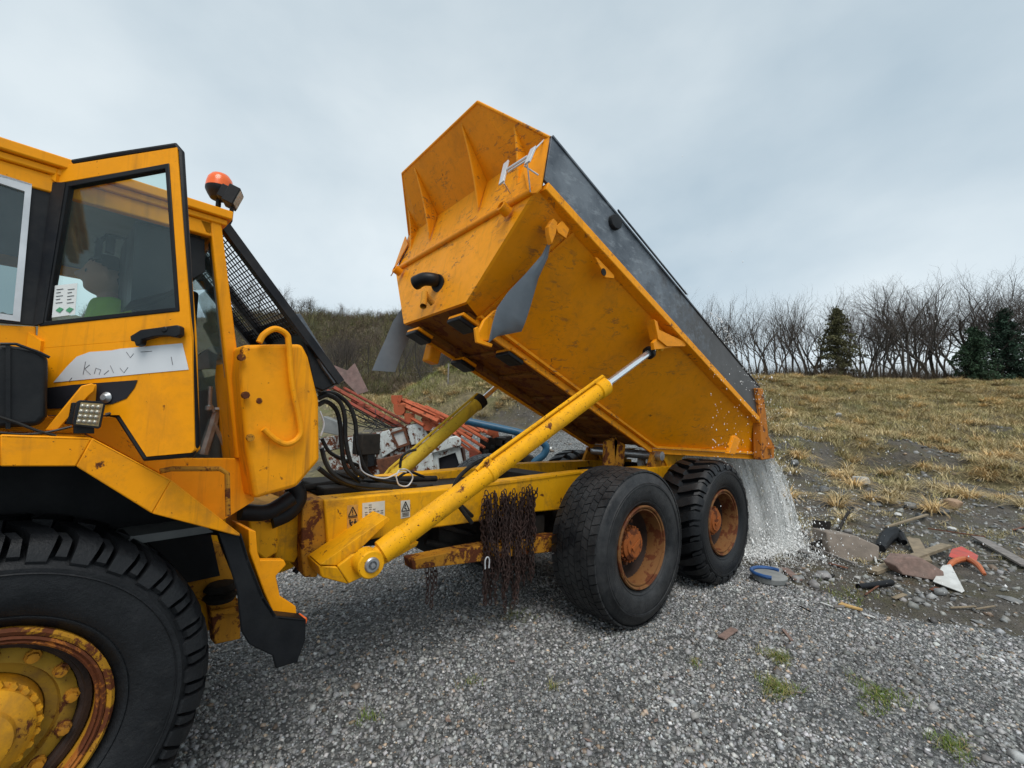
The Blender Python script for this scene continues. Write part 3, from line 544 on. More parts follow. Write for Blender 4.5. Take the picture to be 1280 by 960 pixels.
def conifer(px, pytop, d, wide, cols, label, dens=1.0, seed=0, ragged=.3):
    b = D(px, 480, d); zb = float(height(b[0], b[1])); H = D(px, pytop, d)[2] - zb; root = empty('conifer_tree', (b[0], b[1], zb - .05)); mb = MB(); r = np.random.default_rng(seed)
    mb.tube([(b[0], b[1], zb - .1), (b[0] + .05, b[1], zb + H * .5), (b[0], b[1], zb + H * .97)], [.13, .08, .015], 8); V, Fc, C_ = [], [], []
    nb = int(130 * dens)
    for i in range(nb):
        t = .05 + .93 * (i + r.random()) / nb; z = zb + H * t; a = r.uniform(0, 6.28); L_ = wide * (1 - t) ** .75 * r.uniform(1 - ragged, 1.1) + .15; dr = np.array([math.cos(a), math.sin(a), 0])
        p0 = np.array([b[0], b[1], z]); p1 = p0 + dr * L_ * .6 + (0, 0, L_ * .05); p2 = p0 + dr * L_ + (0, 0, -L_ * r.uniform(-.1, .25)); mb.tube([p0, p1, p2], [.022, .012, .004], 4, cap=False)
        m = int(46 * L_ ** .6) + 10; tt = r.random(m) ** .7; P = np.outer(1 - tt, p0) + np.outer(tt, p2) + (0, 0, 0) + np.outer(tt * (1 - tt) * 2, (0, 0, L_ * .1)); P += r.normal(0, .09, (m, 3)); cl = cols * r.uniform(.6, 1.35)
        for q in P:
            u = unit(r.normal(0, 1, 3)); w_ = unit(np.cross(u, r.normal(0, 1, 3))); ln, wd_ = r.uniform(.10, .24), r.uniform(.03, .07); o = len(V)
            V.extend([q - u * ln / 2, q + w_ * wd_, q + u * ln / 2 - (0, 0, .03), q - w_ * wd_]); Fc.append((o, o + 1, o + 2, o + 3)); C_.extend([cl * r.uniform(.8, 1.2)] * 4)
    mb.build('trunk', bark, root); c_ = fast_mesh('crown', np.array(V), np.array(Fc), needle, attr=np.array(C_)); c_.parent = root; c_.location = -Vector(root.location)
    return tag(root, label, 'tree')
conifer(1049, 382, 37, 2.5, np.array((.085, .082, .040)), 'olive brown conifer standing alone among the bare ridge trees', 1.3, 3, .8)
conifer(1262, 384, 35.5, 3.1, np.array((.026, .050, .032)), 'dark green evergreen at the right end of the ridge, the bushier one', 1.7, 4, .8)
conifer(1222, 408, 35, 2.3, np.array((.034, .062, .034)), 'dark green narrow evergreen just left of the bushier one', 1.2, 5, .8)
conifer(1312, 408, 35, 2.0, np.array((.032, .06, .036)), 'dark green evergreen at the far right beyond the bushier one', 1.0, 6)
conifer(520, 392, 84, 2.4, np.array((.045, .060, .030)), 'small dark pine on the skyline of the scrub hill', .7, 7, .5)
conifer(478, 396, 82, 1.6, np.array((.045, .058, .030)), 'second smaller dark pine left of the skyline pine', .6, 8, .5)

# ================================================================== THE DUMP TRUCK
truck = empty('dump_truck', (-1.2, 1.36, 0))
tag(truck, 'yellow articulated dump truck with rusty rims, open cab door and raised body pouring out water', 'dump truck')
def part(mb, name, mat, parent=truck, **k):
    k.setdefault('bevel', .004); return mb.build(name, mat, parent, **k)
YV = np.array([0, 1., 0]); SYM = 2.72
def my(p): return np.array([p[0], SYM - p[1], p[2]])
# ---------------- wheels
TR = .7557
def tyre_mesh(kind):
    ax = np.array([0, -1., 0]); mb = MB(); cr = TR - .010 if kind == 'block' else TR - .060; blk_ = kind == 'block'
    half = [(.385, .19), (.40, .235), (.43, .268), (.436, .274), (.442, .276), (.446, .272), (.452, .280), (.50, .296), (.56, .301), (.612, .298), (.603, .302), (.606, .306), (.610, .302), (.618, .303), (.626, .303), (.632, .295), (.68, .283) if blk_ else (.645, .285), (.715, .258) if blk_ else (.665, .250), (cr - .012, .21), (cr, .12)]
    prof = half + [(cr + .002, 0)] + [(r_, -h) for r_, h in reversed(half)] + [(.37, 0)]
    mb.lathe((0, 0, 0), ax, prof, 96, closed=True)
    def strip(out_, inn, ths):
        n = len(out_); P = []
        for (r_, h), (t0, t1) in list(zip(out_, ths)) + list(zip(inn, ths)):
            for t in (t0, t1): P.append((r_ * math.cos(t), -h, r_ * math.sin(t)))
        fs = []
        for i in range(n - 1):
            a = 2 * i; b = 2 * (n + i)
            fs += [(a, a + 1, a + 3, a + 2), (b, b + 2, b + 3, b + 1), (a, a + 2, b + 2, b), (a + 1, b + 1, b + 3, a + 3)]
        fs += [(0, 2 * n, 2 * n + 1, 1), (2 * n - 2, 2 * n - 1, 4 * n - 1, 4 * n - 2)]
        mb.add(P, fs)
    if kind == 'lug' or kind == 'chunk':
        N = 32 if kind == 'lug' else 26; pt = 2 * math.pi / N
        for sd_ in (1, -1):
            for i in range(N):
                t = i * pt + (pt / 2 if sd_ < 0 else 0); w_ = pt * .275; sk = pt * .55
                st = [(.650, .297, w_ * .80, 0), (.708, .281, w_ * .92, 0), (.742, .245, w_, 0), (TR, .19, w_, sk * .25), (TR + .002, .10, w_ * .9, sk * .7), (TR + .003, .012, w_ * .8, sk)]
                strip([(a, b * sd_) for a, b, c, d in st], [(a - .075, (b - .04) * sd_) for a, b, c, d in st], [(t + d - c, t + d + c) for a, b, c, d in st])
                t2 = t + pt / 2; w2 = pt * .10
                st = [(.668, .287, w2 * 1.3, 0), (.70, .277, w2 * 1.1, 0), (.727, .255, w2, 0), (.745, .205, w2, sk * .3)]
                strip([(a, b * sd_) for a, b, c, d in st], [(a - .06, (b - .04) * sd_) for a, b, c, d in st], [(t2 + d - c, t2 + d + c) for a, b, c, d in st])
    else:
        N = 54; pt = 2 * math.pi / N; rows = [(-.262, -.188), (-.180, -.112), (-.104, -.040), (-.032, .032), (.040, .104), (.112, .180), (.188, .262)]
        for k, (a, b) in enumerate(rows):
            for i in range(N):
                t = (i + (k % 2) * .5) * pt; g = pt * .445; j = rng.uniform(-.04, .04) * pt
                rr = (lambda h: TR - (.014 if abs(h) > .25 else .003 if abs(h) > .15 else 0)); sk = pt * .16 * (1 if k % 2 else -1)
                strip([(rr(a), a), (rr(b), b)], [(cr - .02, a), (cr - .02, b)], [(t - g - sk + j, t + g - sk + j), (t - g + sk + j, t + g + sk + j)])
    return mb
def make_wheel(kind, pos, tm, front=False, rz=0.):
    ax = np.array([0, -1., 0]); o = np.zeros(3); rm = M['rimrust']; k0 = .0
    mb = MB()
    if front:
        mb.lathe(o, ax, [(.298, .10), (.295, .15), (.285, .158), (.245, .165), (.235, .135), (.20, .13), (.19, .10), (.10, .10)], 48, cap=False)
    else:
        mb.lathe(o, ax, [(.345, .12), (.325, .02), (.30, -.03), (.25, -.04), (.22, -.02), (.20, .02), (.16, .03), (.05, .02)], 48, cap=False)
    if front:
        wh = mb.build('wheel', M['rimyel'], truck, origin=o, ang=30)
    else: wh = mb.build('wheel', M['dishrust_shaded'], truck, origin=o, ang=30)
    ORG[wh.name] = o
    t = tyre_mesh(kind).build('tyre', tm, wh, origin=o, ang=40)
    mb = MB()
    mb.lathe(o, ax, [(.372, .19), (.398, .225), (.401, .262), (.39, .274), (.376, .268), (.372, .25), (.366, .244), (.362, .256), (.352, .256), (.348, .235), (.342, .15), (.338, .06)], 56, cap=False)
    if front:
        m3 = MB(); m3.lathe(o, ax, [(.374, .24), (.373, .266), (.364, .272), (.356, .262), (.350, .268), (.343, .262), (.341, .235)], 56, cap=False); m3.build('lock_ring', M['lockring'], wh, origin=o, ang=28)
        m3 = MB(); m3.lathe(o, ax, [(.344, .14), (.336, .19), (.318, .195), (.312, .175), (.300, .17), (.292, .10)], 56, cap=False); m3.build('dish_ring', M['dishrust_shaded'], wh, origin=o, ang=28)
    rim = mb.build('rim', M['rimflange_front'] if front else M['rearrim'], wh, origin=o, ang=28)
    mb = MB(); mh = MB()
    if front:
        mh.lathe(o, ax, [(.195, .12), (.192, .20), (.178, .205), (.176, .235), (.15, .262), (.125, .27), (.118, .292), (.09, .302), (.0, .304)], 40)
        for i in range(26):
            a = 2 * math.pi * i / 26; c_ = np.array([.183 * math.cos(a), -.20, .183 * math.sin(a)]); mh.bolt(c_, ax, .013, .024)
        for i in range(14):
            mb.cut(); a = 2 * math.pi * i / 14 + .1; c_ = np.array([.275 * math.cos(a), -.162, .275 * math.sin(a)]); mb.lathe(c_, ax, [(.028, 0), (.026, .012), (.019, .013), (.019, .034), (.008, .036)], 8)
        mb.build('wheel_nut', M['rustyel'], wh, origin=o)
    else:
        mh.lathe(o, ax, [(.185, -.02), (.178, .11), (.158, .12), (.155, .15), (.125, .165), (.120, .178), (.0, .182)], 36)
        for i in range(24):
            a = 2 * math.pi * i / 22; c_ = np.array([.168 * math.cos(a), -.11, .168 * math.sin(a)]); mh.bolt(c_, ax, .013, .022)
        mh.box((0, -.188, 0), (.06, 0, .035), (0, .006, 0), (-.010, 0, .017))
        for i in range(10):
            mb.cut(); a = 2 * math.pi * i / 10 + .1; c_ = np.array([.265 * math.cos(a), .035, .265 * math.sin(a)]); mb.bolt(c_, ax, .02, .035)
        mb.build('wheel_nut', rm, wh, origin=o)
    mh.build('hub', M['rimyel_hub'] if front else M['hubrust'], wh, origin=o, ang=30)
    wh.location = Vector(np.array(pos) - ORG[truck.name] - (0, 0, .012)); wh.rotation_euler.z = rz
    return wh
M['rimyel'] = paint('wheel_disc_yellow', (.36, .205, .02), .55, 1.0, .5, .5, .7)
M['lockring'] = paint('lock_ring_rust', (.36, .12, .02), 1.45, .9, .55, .4, 1.)
M['rimflange_front'] = paint('rim_flange_yellow', (.42, .20, .015), 1.15, .7, .5, .4, .9)
M['rimyel_hub'] = paint('hub_yellow', (.66, .30, .012), .5, .7, .42, .3, .5)
M['hubrust'] = paint('hub_rusted', (.30, .085, .02), 1.1, .6, .55, .3, .9)
BG = 1.7645
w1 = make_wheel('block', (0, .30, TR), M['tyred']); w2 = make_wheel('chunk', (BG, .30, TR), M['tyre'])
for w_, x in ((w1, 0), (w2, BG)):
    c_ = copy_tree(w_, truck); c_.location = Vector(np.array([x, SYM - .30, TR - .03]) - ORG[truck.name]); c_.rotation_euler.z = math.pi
wf = make_wheel('lug', F(0, .34, TR), M['tyre'], True, FA)
c_ = copy_tree(wf, truck); c_.location = Vector(F(0, 2.38, TR) - ORG[truck.name]); c_.rotation_euler.z = FA + math.pi
# ---------------- rear chassis
mb = MB()
fr = [(405, 625), (470, 618.5), (541, 613), (640, 601), (727, 590)]; lo = [(740, 634), (665, 640.5), (592, 653), (535, 661), (452, 677), (409, 683)]
side = [W(x, y, .75) for x, y in fr] + [W(x, y, .75) for x, y in lo]
tail_t = np.array([2.35, .75, 1.36]); tail_b = np.array([2.35, .75, 1.02])
side = side[:5] + [tail_t, tail_b] + side[5:]
mb.prism(side, (0, .20, 0)); mb.cut().prism([my(p) for p in side], (0, -.20, 0))
part(mb, 'chassis_beam', M['frame'], bevel=.012)
mb = MB()          # cover plate between the beams, cross members
mb.bx(-2.72, -2.0, .952, SYM - .952, 1.33, 1.35); mb.cut().bx(-2.0, -.9, .952, SYM - .952, 1.28, 1.30); mb.cut().bx(-.5, -.2, .952, SYM - .952, 1.05, 1.36)
mb.cut().bx(1.0, 1.25, .952, SYM - .952, 1.0, 1.3); mb.cut().bx(2.1, 2.3, .952, SYM - .952, 1.05, 1.32)
part(mb, 'cross_member', M['dark'])
mb = MB()          # raised top edge plate of the beam near the wheel
a = [W(566, 611, .74), W(610, 604, .74), W(727, 589, .74), W(727, 592, .74), W(610, 608, .74), W(566, 615, .74)]
mb.prism(a, (0, .13, 0)); part(mb, 'beam_flange', M['frame'])
mb = MB()          # front end plate and hitch housing
mb.prism([W(378, 627, .78), W(406, 624, .78), W(410, 684, .78), W(396, 722, .78), W(380, 722, .78), W(376, 690, .78)], (0, 1.15, 0))
part(mb, 'hitch_plate', M['rustyel'], bevel=.01)
mb = MB()
mb.prism([W(406, 684, .72), W(452, 677, .72), W(402, 706, .72), W(398, 712, .72)], (0, .28, 0))
part(mb, 'frame_gusset', M['rustyel'])
# trunnion box carrying the tipping cylinder
PIN = W(460, 703, .40)
mb = MB()
mb.prism([W(400, 706, .50), W(484, 646, .50), W(488, 650, .50), W(455, 682, .50), W(424, 707, .50)], (0, .26, 0))
part(mb, 'trunnion_rib', M['frame'])
mb = MB()
q = [W(422, 708, .46), W(440, 694, .46), W(452, 690, .46), W(473, 695, .46), W(471, 713, .46), W(436, 730, .46)]
mb.prism(q, (0, .03, 0)); mb.prism([p + YV * .26 for p in q], (0, .03, 0))
mb.prism([W(398, 707, .52), W(422, 709, .47), W(436, 730.5, .47), W(402, 722, .52)], (0, .30, .0))
mb.prism([W(470, 700, .50), W(524, 677, .50), W(521, 683, .50), W(470, 712, .50)], (0, .10, 0))
part(mb, 'trunnion_bracket', M['frame'], bevel=.008)
mb = MB(); mb.lathe(PIN + YV * .02, -YV, [(.05, -.30), (.05, .09), (.042, .10), (.028, .10), (.026, .085), (0, .085)], 20)
mb.bolt(PIN - YV * .06, -YV, .016, .03)
part(mb, 'trunnion_pin', M['steel'], bevel=0)
# lower rusty link beam and far twin
mb = MB()
q = [W(514, 700, .66), W(592, 684, .66), W(693, 669, .66), W(712, 670, .66), W(712, 688, .66), (W(650, 694, .66)), W(592, 703.5, .66), W(516, 712.5, .66)]
mb.prism(q, (0, .14, 0)); mb.cut().prism([my(p) for p in q], (0, -.14, 0)); part(mb, 'link_beam', M['rustyel'], bevel=.008)
mb = MB(); mb.bx(-1.75, -.45, .97, 1.75, .72, 1.22); mb.bx(-1.2, -.6, .80, .96, .78, 1.0); mb.tube([(-1.9, .95, .9), (-1.2, .92, .7), (-.6, .95, .85)], .03, 8, sub=4); part(mb, 'underframe_shade_mass', M['dark'], bevel=.03)  # dark mass added between the beams to stand for the deep shade
# axles, bogie beams and suspension
mb = MB()
for x in (0, BG):
    mb.cut(); mb.tube([(x, .45, TR), (x, .9, TR), (x, 1.36, TR), (x, 1.8, TR), (x, 2.27, TR)], [.13, .12, .2, .12, .13], 14)
    mb.lathe((x - .05, 1.36, TR), (1, 0, 0), [(.02, -.30), (.12, -.26), (.22, -.05), (.24, .08), (.20, .2), (.1, .26)], 18)
part(mb, 'axle', M['dark'], bevel=0)
mb = MB()
for s_ in (0, 1):
    q = [np.array([a, .66, b]) for a, b in ((-.25, .88), (.75, 1.02), (1.0, 1.02), (2.0, .88), (2.0, .68), (1.2, .62), (.6, .62), (-.25, .68))]
    mb.cut()
    if s_: q = [my(p) for p in q]
    mb.prism(q, (0, .12 * (1 if not s_ else -1), 0))
    for x in (.0, BG):
        y = .80 if not s_ else SYM - .80; mb.lathe((x, y, .88), (0, 0, 1), [(.10, 0), (.13, .03), (.10, .06), (.13, .09), (.10, .12), (.13, .15), (.10, .18)], 16)
part(mb, 'bogie_beam', M['rustyel'])
mb = MB()
for dx, y0 in ((0, 1.2), (.1, 1.5)): mb.cut().tube([(-2.6, y0, .95), (-1.2, y0, .85), (-.3, y0, TR)], .05, 10)
mb.build('drive_shaft', M['dark'], truck)
mb = MB(); mb.tube([W(590, 645, .72), W(566, 622, .60), W(590, 654, .55)], .018, 8)
mb.cut().tube([W(530, 650, .9), W(572, 663, .9), W(592, 668, .9)], .022, 8)
part(mb, 'brake_hose', M['hose'], bevel=0)
# warning stickers on the beam
def sticker(px, mat, kind):
    q = [W(x, y, .7472) for x, y in px]; mb = MB(); mb.prism(q, (0, .002, 0)); mb_ = mb.build('sticker', M[mat], truck, smooth=False)
    ux, uz = q[1] - q[0], q[3] - q[0]
    P = lambda a, b: q[0] + ux * a + uz * b - YV * .003
    m2 = MB()
    if kind == 'warn':
        for b0, b1 in ((.08, .48),):
            for A_, B_ in (((.5, b0), (.1, b1)), ((.1, b1), (.9, b1)), ((.9, b1), (.5, b0))): m2.tube([P(*A_), P(*B_)], .0035, 4)
            m2.tube([P(.5, .22), P(.5, .36)], .003, 4); m2.tube([P(.5, .40), P(.5, .42)], .003, 4)
        m2.tube([P(.1, .54), P(.9, .54)], .002, 4)
        m2.tube([P(.25, .62), P(.25, .78), P(.5, .72)], .006, 4); m2.tube([P(.6, .75), P(.85, .75)], .005, 4); m2.tube([P(.25, .78), P(.45, .92)], .005, 4); m2.tube([P(.72, .62), P(.72, .92)], .004, 4)
    elif kind == 'tri':
        for A_, B_ in (((.5, .06), (.08, .58)), ((.08, .58), (.92, .58)), ((.92, .58), (.5, .06))): m2.tube([P(*A_), P(*B_)], .0035, 4)
        m2.tube([P(.5, .22), P(.42, .42), P(.62, .5)], .004, 4)
        for b in (.70, .78, .86): m2.tube([P(.15, b), P(.85, b)], .002, 4)
    else:
        for b in np.linspace(.15, .85, 6):
            for a in np.linspace(.1, .8, 5):
                if rng.random() < .6: m2.tube([P(a, b), P(a + .12, b)], .0018, 4)
    m2.build('print', M['ink'], mb_, smooth=False)
sticker([(434, 632), (447.5, 630.5), (447.5, 659), (434, 661)], 'stickery', 'warn')
sticker([(453, 629), (481, 626), (481, 647), (453, 650)], 'sticker', 'text')
sticker([(501, 626), (512.5, 625), (512.5, 646), (501, 648.5)], 'sticker', 'tri')
# ---------------- tipping cylinders
TOP = W(822, 433, .12); 
def cylinder(pin, top, ext, mat, far=False):
    dr = unit(top - pin); Ln = np.linalg.norm(top - pin); be = pin + dr * ext
    mb = MB(); mb.tube([pin + dr * .02, pin + dr * .09, pin + dr * .10, pin + dr * .27, pin + dr * .28, pin + dr * (ext - 1.55), pin + dr * (ext - 1.54), pin + dr * (ext - 1.50), pin + dr * (ext - 1.49), be - dr * .13, be - dr * .12, be],
                       [.055, .06, .082, .084, .075, .078, .086, .086, .079, .080, .093, .093], 24)
    mb.lathe(pin - YV * .065, YV, [(.082, 0), (.09, .01), (.09, .12), (.082, .13)], 24)
    up_ = unit(np.cross(dr, YV)); up_ = up_ if up_[2] > 0 else -up_
    cy = mb.build('tipping_cylinder', mat, truck, ang=30)
    if far: cy['label'] = 'olive tipping cylinder with soot black collar'
    mb = MB(); f = unit(up_ + YV * (-.15 if not far else .15)) * .105
    mb.tube([pin + dr * (ext - 1.62) + f * .8, pin + dr * (ext - 1.52) + f, be + dr * .0 + f, be + dr * .01 + f * .8], .017, 8)
    mb.box(be - dr * .10 + f * .8, dr * .03, up_ * .03, np.cross(dr, up_) * .02)
    mb.box(pin + dr * (ext - 1.5) + f * .8, dr * .025, up_ * .03, np.cross(dr, up_) * .02)
    mb.build('pipe', mat, cy)
    mb = MB(); mb.tube([be, be + dr * .03], .07, 20); mb.tube([be, top - dr * .03], .036, 18)
    mb.build('piston_rod', M['chrome'], cy)
    if not far:
        c0 = top - dr * .17; mb = MB(); mb.tube([c0 - dr * .02, c0 + dr * .02], .07, 20); mb.build('collar', M['blk'], cy)
    else:
        mb = MB(); mb.tube([be - dr * .10, be + dr * .012], .097, 20); mb.build('collar', M['dark'], cy)
    mb = MB(); mb.lathe(top - YV * .05, YV, [(.055, 0), (.055, .10)], 18); mb.tube([top, top - dr * .09], .045, 14); mb.build('rod_eye', M['frame'], cy)
    return cy
BEX = np.linalg.norm(W(757, 482, .40 - .28 * .77) - PIN)
cylinder(PIN, TOP, BEX, M['cyl'])
f1, f2 = W(497, 592, 2.27), W(625, 480, 2.27); fd = unit(f2 - f1); fpin = f1 - fd * (f1[2] - .98) / fd[2]; fend = W(602, 500, 2.27)
cylinder(fpin, fpin + fd * np.linalg.norm(TOP - PIN), np.linalg.norm(fend - fpin), M['olive'], True)
# ---------------- tipped body
Fl, K, T_, R1, R0 = B(2.52, .85, 2.10), B(-.70, .85, 2.10), B(-2.27, .05, 2.67), B(-1.98, .05, 3.03), B(2.87, .05, 3.00)
Pl, Q = B(2.75, .74, 2.09), B(2.91, .06, 2.92); S_ = B(2.36, .05, 3.02); G0 = B(2.75, .80, 2.09)
T_ = W(953, 566, .05)
class Twin(MB):
    # near-side pieces plus a mirrored twin, built as two parts
    def __init__(s): super().__init__(); s.tw = MB()
    def build(s, *a, **k):
        o_ = super().build(*a, **k); s.tw.build(*a, **k); return o_
def both(mb, pts, vec):
    mb.prism(pts, vec); mb.tw.prism([my(p) for p in pts], np.array(vec) * (1, -1, 1)); return mb
mb = Twin(); 
def ruled(mb):
    ns = 40; nv = 8; a_, b_ = [], []
    for i in range(ns + 1):
        t = i / ns; bo = Fl + (K - Fl) * (t / .68) if t < .68 else K + (T_ - K) * ((t - .68) / .32); tp_ = S_ + (R1 - S_) * t; 
        for j in range(nv + 1): a_.append(bo + (tp_ - bo) * j / nv)
    N_ = len(a_); b_ = [p + (0, .03, .012) for p in a_]; fs = []; k = nv + 1
    for i in range(ns):
        for j in range(nv): q = i * k + j; fs += [(q, q + 1, q + k + 1, q + k), (N_ + q, N_ + q + k, N_ + q + k + 1, N_ + q + 1)]
        fs += [(i * k, i * k + k, N_ + i * k + k, N_ + i * k), (i * k + nv, N_ + i * k + nv, N_ + i * k + k + nv, i * k + k + nv)]
    for j in range(nv): fs += [(j, N_ + j, N_ + j + 1, j + 1), (ns * k + j, ns * k + j + 1, N_ + ns * k + j + 1, N_ + ns * k + j)]
    mb.add(a_ + b_, fs); mb.tw.add([my(p) for p in a_ + b_], fs)
ruled(mb); body = part(mb, 'dump_body', M['bodyside'], bevel=0)
mb = Twin(); both(mb, [Pl, Q, R0, S_, Fl], (.03, .03, 0)); mb.build('corner_panel', M['body'], body)
mb = MB(); mb.prism([Pl, my(Pl), my(Q), Q], B(-.03, 0, 0)); fp = mb.build('front_panel', M['bodyfront'], body)
mb = MB(); mb.prism([Fl, K, my(K), my(Fl)], B(0, 0, .03) * 1.0); mb.prism([Pl, Fl, my(Fl), my(Pl)], B(0, 0, .03)); mb.prism([K, T_, my(T_), my(K)], B(0, 0, .03))
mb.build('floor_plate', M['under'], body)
# underside: longitudinal sills and cross ribs
mb = MB()
for y0, y1 in ((.86, .98), (SYM - .98, SYM - .86)): mb.cut().bx(-.6, 2.62, y0, y1, 2.03, 2.098, B)
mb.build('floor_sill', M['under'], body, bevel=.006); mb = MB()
for u_ in (-.4, .2, .8, 1.4, 1.9): mb.cut().bx(u_, u_ + .07, .985, SYM - .985, 2.065, 2.098, B)
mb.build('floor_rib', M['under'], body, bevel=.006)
mb = MB()
for y0 in (.80, SYM - 1.06):
    for u_ in (2.50, 1.86): mb.cut().bx(u_, u_ + .20, y0, y0 + .26, 1.995, 2.028, B)
mb.build('pad_block', M['body'], body, bevel=.006)
mb = MB()
for y0 in (.82, SYM - 1.04):
    for u_ in (2.49, 1.85): mb.cut().bx(u_, u_ + .22, y0, y0 + .22, 1.945, 1.993, B)
mb.build('rubber_pad', M['rub'], body, bevel=.012)
# hem along the lower edge of the side and tail
mb = MB()
hp = [B(2.53, .845, 2.09), B(-.70, .845, 2.09), T_ + (0, 0, -.01)]
for f_ in (lambda p: p, my):
    mb.cut()
    for a_, b_ in ((hp[0], hp[1]), (hp[1], hp[2])):
        d_ = unit(b_ - a_); n_ = np.array([0, -1, .0]) * (1 if f_(a_)[1] < 1.36 else -1)
        a2, b2 = f_(a_), f_(b_); d2 = unit(b2 - a2); u2 = unit(np.cross(d2, np.array([0, 1., 0])));  u2 = u2 if u2[2] > 0 else -u2
        mb.box((a2 + b2) / 2 + n_ * .02, d2 * np.linalg.norm(b2 - a2) / 2, u2 * .016, n_ * .045)
        mb.box((a2 + b2) / 2 - u2 * .055 - n_ * .005, d2 * np.linalg.norm(b2 - a2) / 2, u2 * .036, n_ * .015)
mb.build('lower_hem', M['bodyfront'], body, bevel=.004)
mb = Twin(); both(mb, [Fl + B(.0, -.03, 0), S_ + (0, -.02, 0) , S_ + B(-.03, -.02, 0), Fl + B(-.03, -.03, 0)], (0, .03, .0))
mb.build('corner_hem', M['body'], body)
# top rail box
mb = MB()
for s_ in (0, 1):
    mb.cut(); y0, y1 = (-.02, .10) if not s_ else (SYM - .10, SYM + .02)
    mb.bx(-1.98, 2.86, y0, y1, 2.955, 3.035, B)
mb.build('top_rail', M['bodyfront'], body, bevel=.008)
E0, E1 = B(2.97, .03, 3.48), B(-1.74, .03, 3.49)
mb = Twin(); q = [B(2.895, .0, 3.037), B(-1.985, .0, 3.037), E1, E0]; both(mb, q, (0, .03, 0))
both(mb, [E0 + B(0, -.012, -.0), E1 + B(0, -.012, 0), E1 + B(0, -.012, .02), E0 + B(0, -.012, .02)], (0, .06, 0))
q = [B(2.0, -.0135, 3.495), B(.6, -.0135, 3.495), B(.58, -.0135, 3.508), B(2.02, -.0135, 3.508)]; mb.prism(q, (0, .02, 0))
brd = mb.build('side_board', M['board'], body, bevel=.003); brd['label'] = 'slate grey scuffed extension board'
c0 = W(771.5, 277, -.03); mb = MB(); mb.lathe(c0 + YV * .04, (-.15, -1, 0), [(.075, 0), (.078, .03), (.07, .045), (0, .048)], 10); mb.build('board_knob', M['blk'], brd)
# tail post (rust orange) on both sides
mb = Twin()
q = [W(947, 485, -.03), W(954, 486, -.03), W(961, 545, -.03), W(968, 556, -.03), W(968, 573, -.03), W(952, 575, -.03), W(951, 530, -.03)]
both(mb, q, (0, .11, 0)); mb.build('tail_post', M['tailrust'], body, bevel=.01)
mb = MB(); mb.box((W(951, 560, 0) + W(966, 559, 0)) / 2 + (0, 1.33, 0), (.075, 0, 0), (0, 1.42, 0), (0, 0, .012)); mb.build('tail_lip', M['tailrust'], body)
# front wall above the ridge, guard and gussets
C1, C2 = B(2.99, .42, 3.42), B(2.99, SYM - .42, 3.42); A1, A2 = B(3.50, .60, 3.74), B(3.50, SYM - .60, 3.74); E0f = my(E0); E0 = B(2.97, .05, 3.48); E0f = my(E0)
mb = Twin(); mb.prism([Q, my(Q), C2, C1], B(-.02, 0, 0)); both(mb, [Q, C1, E0, R0], B(-.02, 0, 0)); mb.build('upper_front_panel', M['bodyfront'], body, bevel=.003)
mb = Twin(); ov = B(-.02, 0, -.012); mb.prism([C1 + ov, C2 + ov, A2, A1], B(-.006, 0, .02)); both(mb, [C1 + ov, A1, E0 + ov], B(-.006, 0, .02)); gd = mb.build('cab_guard', M['body'], body, bevel=.002)
mb = MB()
for a_, b_ in ((A1, A2), (A1, E0), (A2, E0f)): mb.tube([a_ + B(.0, 0, .005), b_ + B(0, 0, .005)], .014, 8)
mb.build('guard_rim', M['bodyfront'], gd)
def guard_at(y, k):                                   # a point on the guard between crease and rim
    lo_ = C1 if .42 <= y <= SYM - .42 else None
    return None
def gusset(y, rim, cre, bot):
    mb = MB(); P = [rim]; 
    for i in range(1, 8):
        t = i / 8; c_ = cre * .30 + (rim + bot) * .35; P.append((1 - t) ** 2 * rim + 2 * t * (1 - t) * c_ + t * t * bot)
    P += [bot, cre]; mb.prism([p - YV * .012 for p in P], (0, .024, 0)); mb.build('gusset', M['bodyfront'], gd, bevel=.004)
for y in (.90, 1.86): gusset(y, B(3.47, y, 3.72), B(2.99, y, 3.42), B(2.95, y, 3.08))
for y in (.34, SYM - .34): gusset(y, B(3.20, y, 3.59), B(2.98, y, 3.44), B(2.93, y, 3.09))
mb = MB(); mb.tube([Q + B(.012, .0, 0), my(Q) + B(.012, 0, 0)], .032, 14); mb.build('ridge_tube', M['body'], body)
mb = MB()
for f_ in (lambda p: p, my): mb.cut(); c_ = f_(BU(633, 264, 2.94)); mb.lathe(c_ , B(1, 0, 0) , [(.05, -.02), (.05, .07), (.035, .075), (.03, .03), (0, .03)], 14)
mb.build('lug_boss', M['body'], body)
mb = Twin(); q = [BU(687, 173, 2.985), BU(677, 236, 2.905), BU(671, 242, 2.915), BU(665, 242.5, 2.925), BU(660, 236, 2.94), BU(655, 212, 2.975), BU(680, 177, 3.0)]
both(mb, q, B(.012, 0, 0)); mb.build('end_plate', M['body'], body)
# latch rods on the headboard
def PU(x, y, u_=3.12): return BU(x, y, u_)
mb = MB()
for a_, b_ in (((667, 185), (659, 204)), ((633, 203), (627, 229))):
    p0, p1 = PU(*a_), PU(*b_); dd = unit(p1 - p0); mb.box((p0 + p1) / 2, dd * np.linalg.norm(p1 - p0) / 2, unit(np.cross(dd, B(1, 0, 0))) * .03, B(.008, 0, 0))
mb.tube([PU(634, 212), PU(659, 196)], .012, 8); mb.tube([PU(635, 215), PU(660, 199)], .008, 8)
mb.tube([PU(668, 187), PU(680, 175, 2.99)], .007, 6); mb.tube([PU(655, 207), PU(673, 219, 2.99)], .007, 6); mb.tube([PU(630, 229), PU(638, 242, 2.96)], .007, 6); mb.tube([PU(659, 204), PU(663, 240, 2.95)], .006, 6)
mb.build('latch_rod', M['alu'], body, bevel=.002)
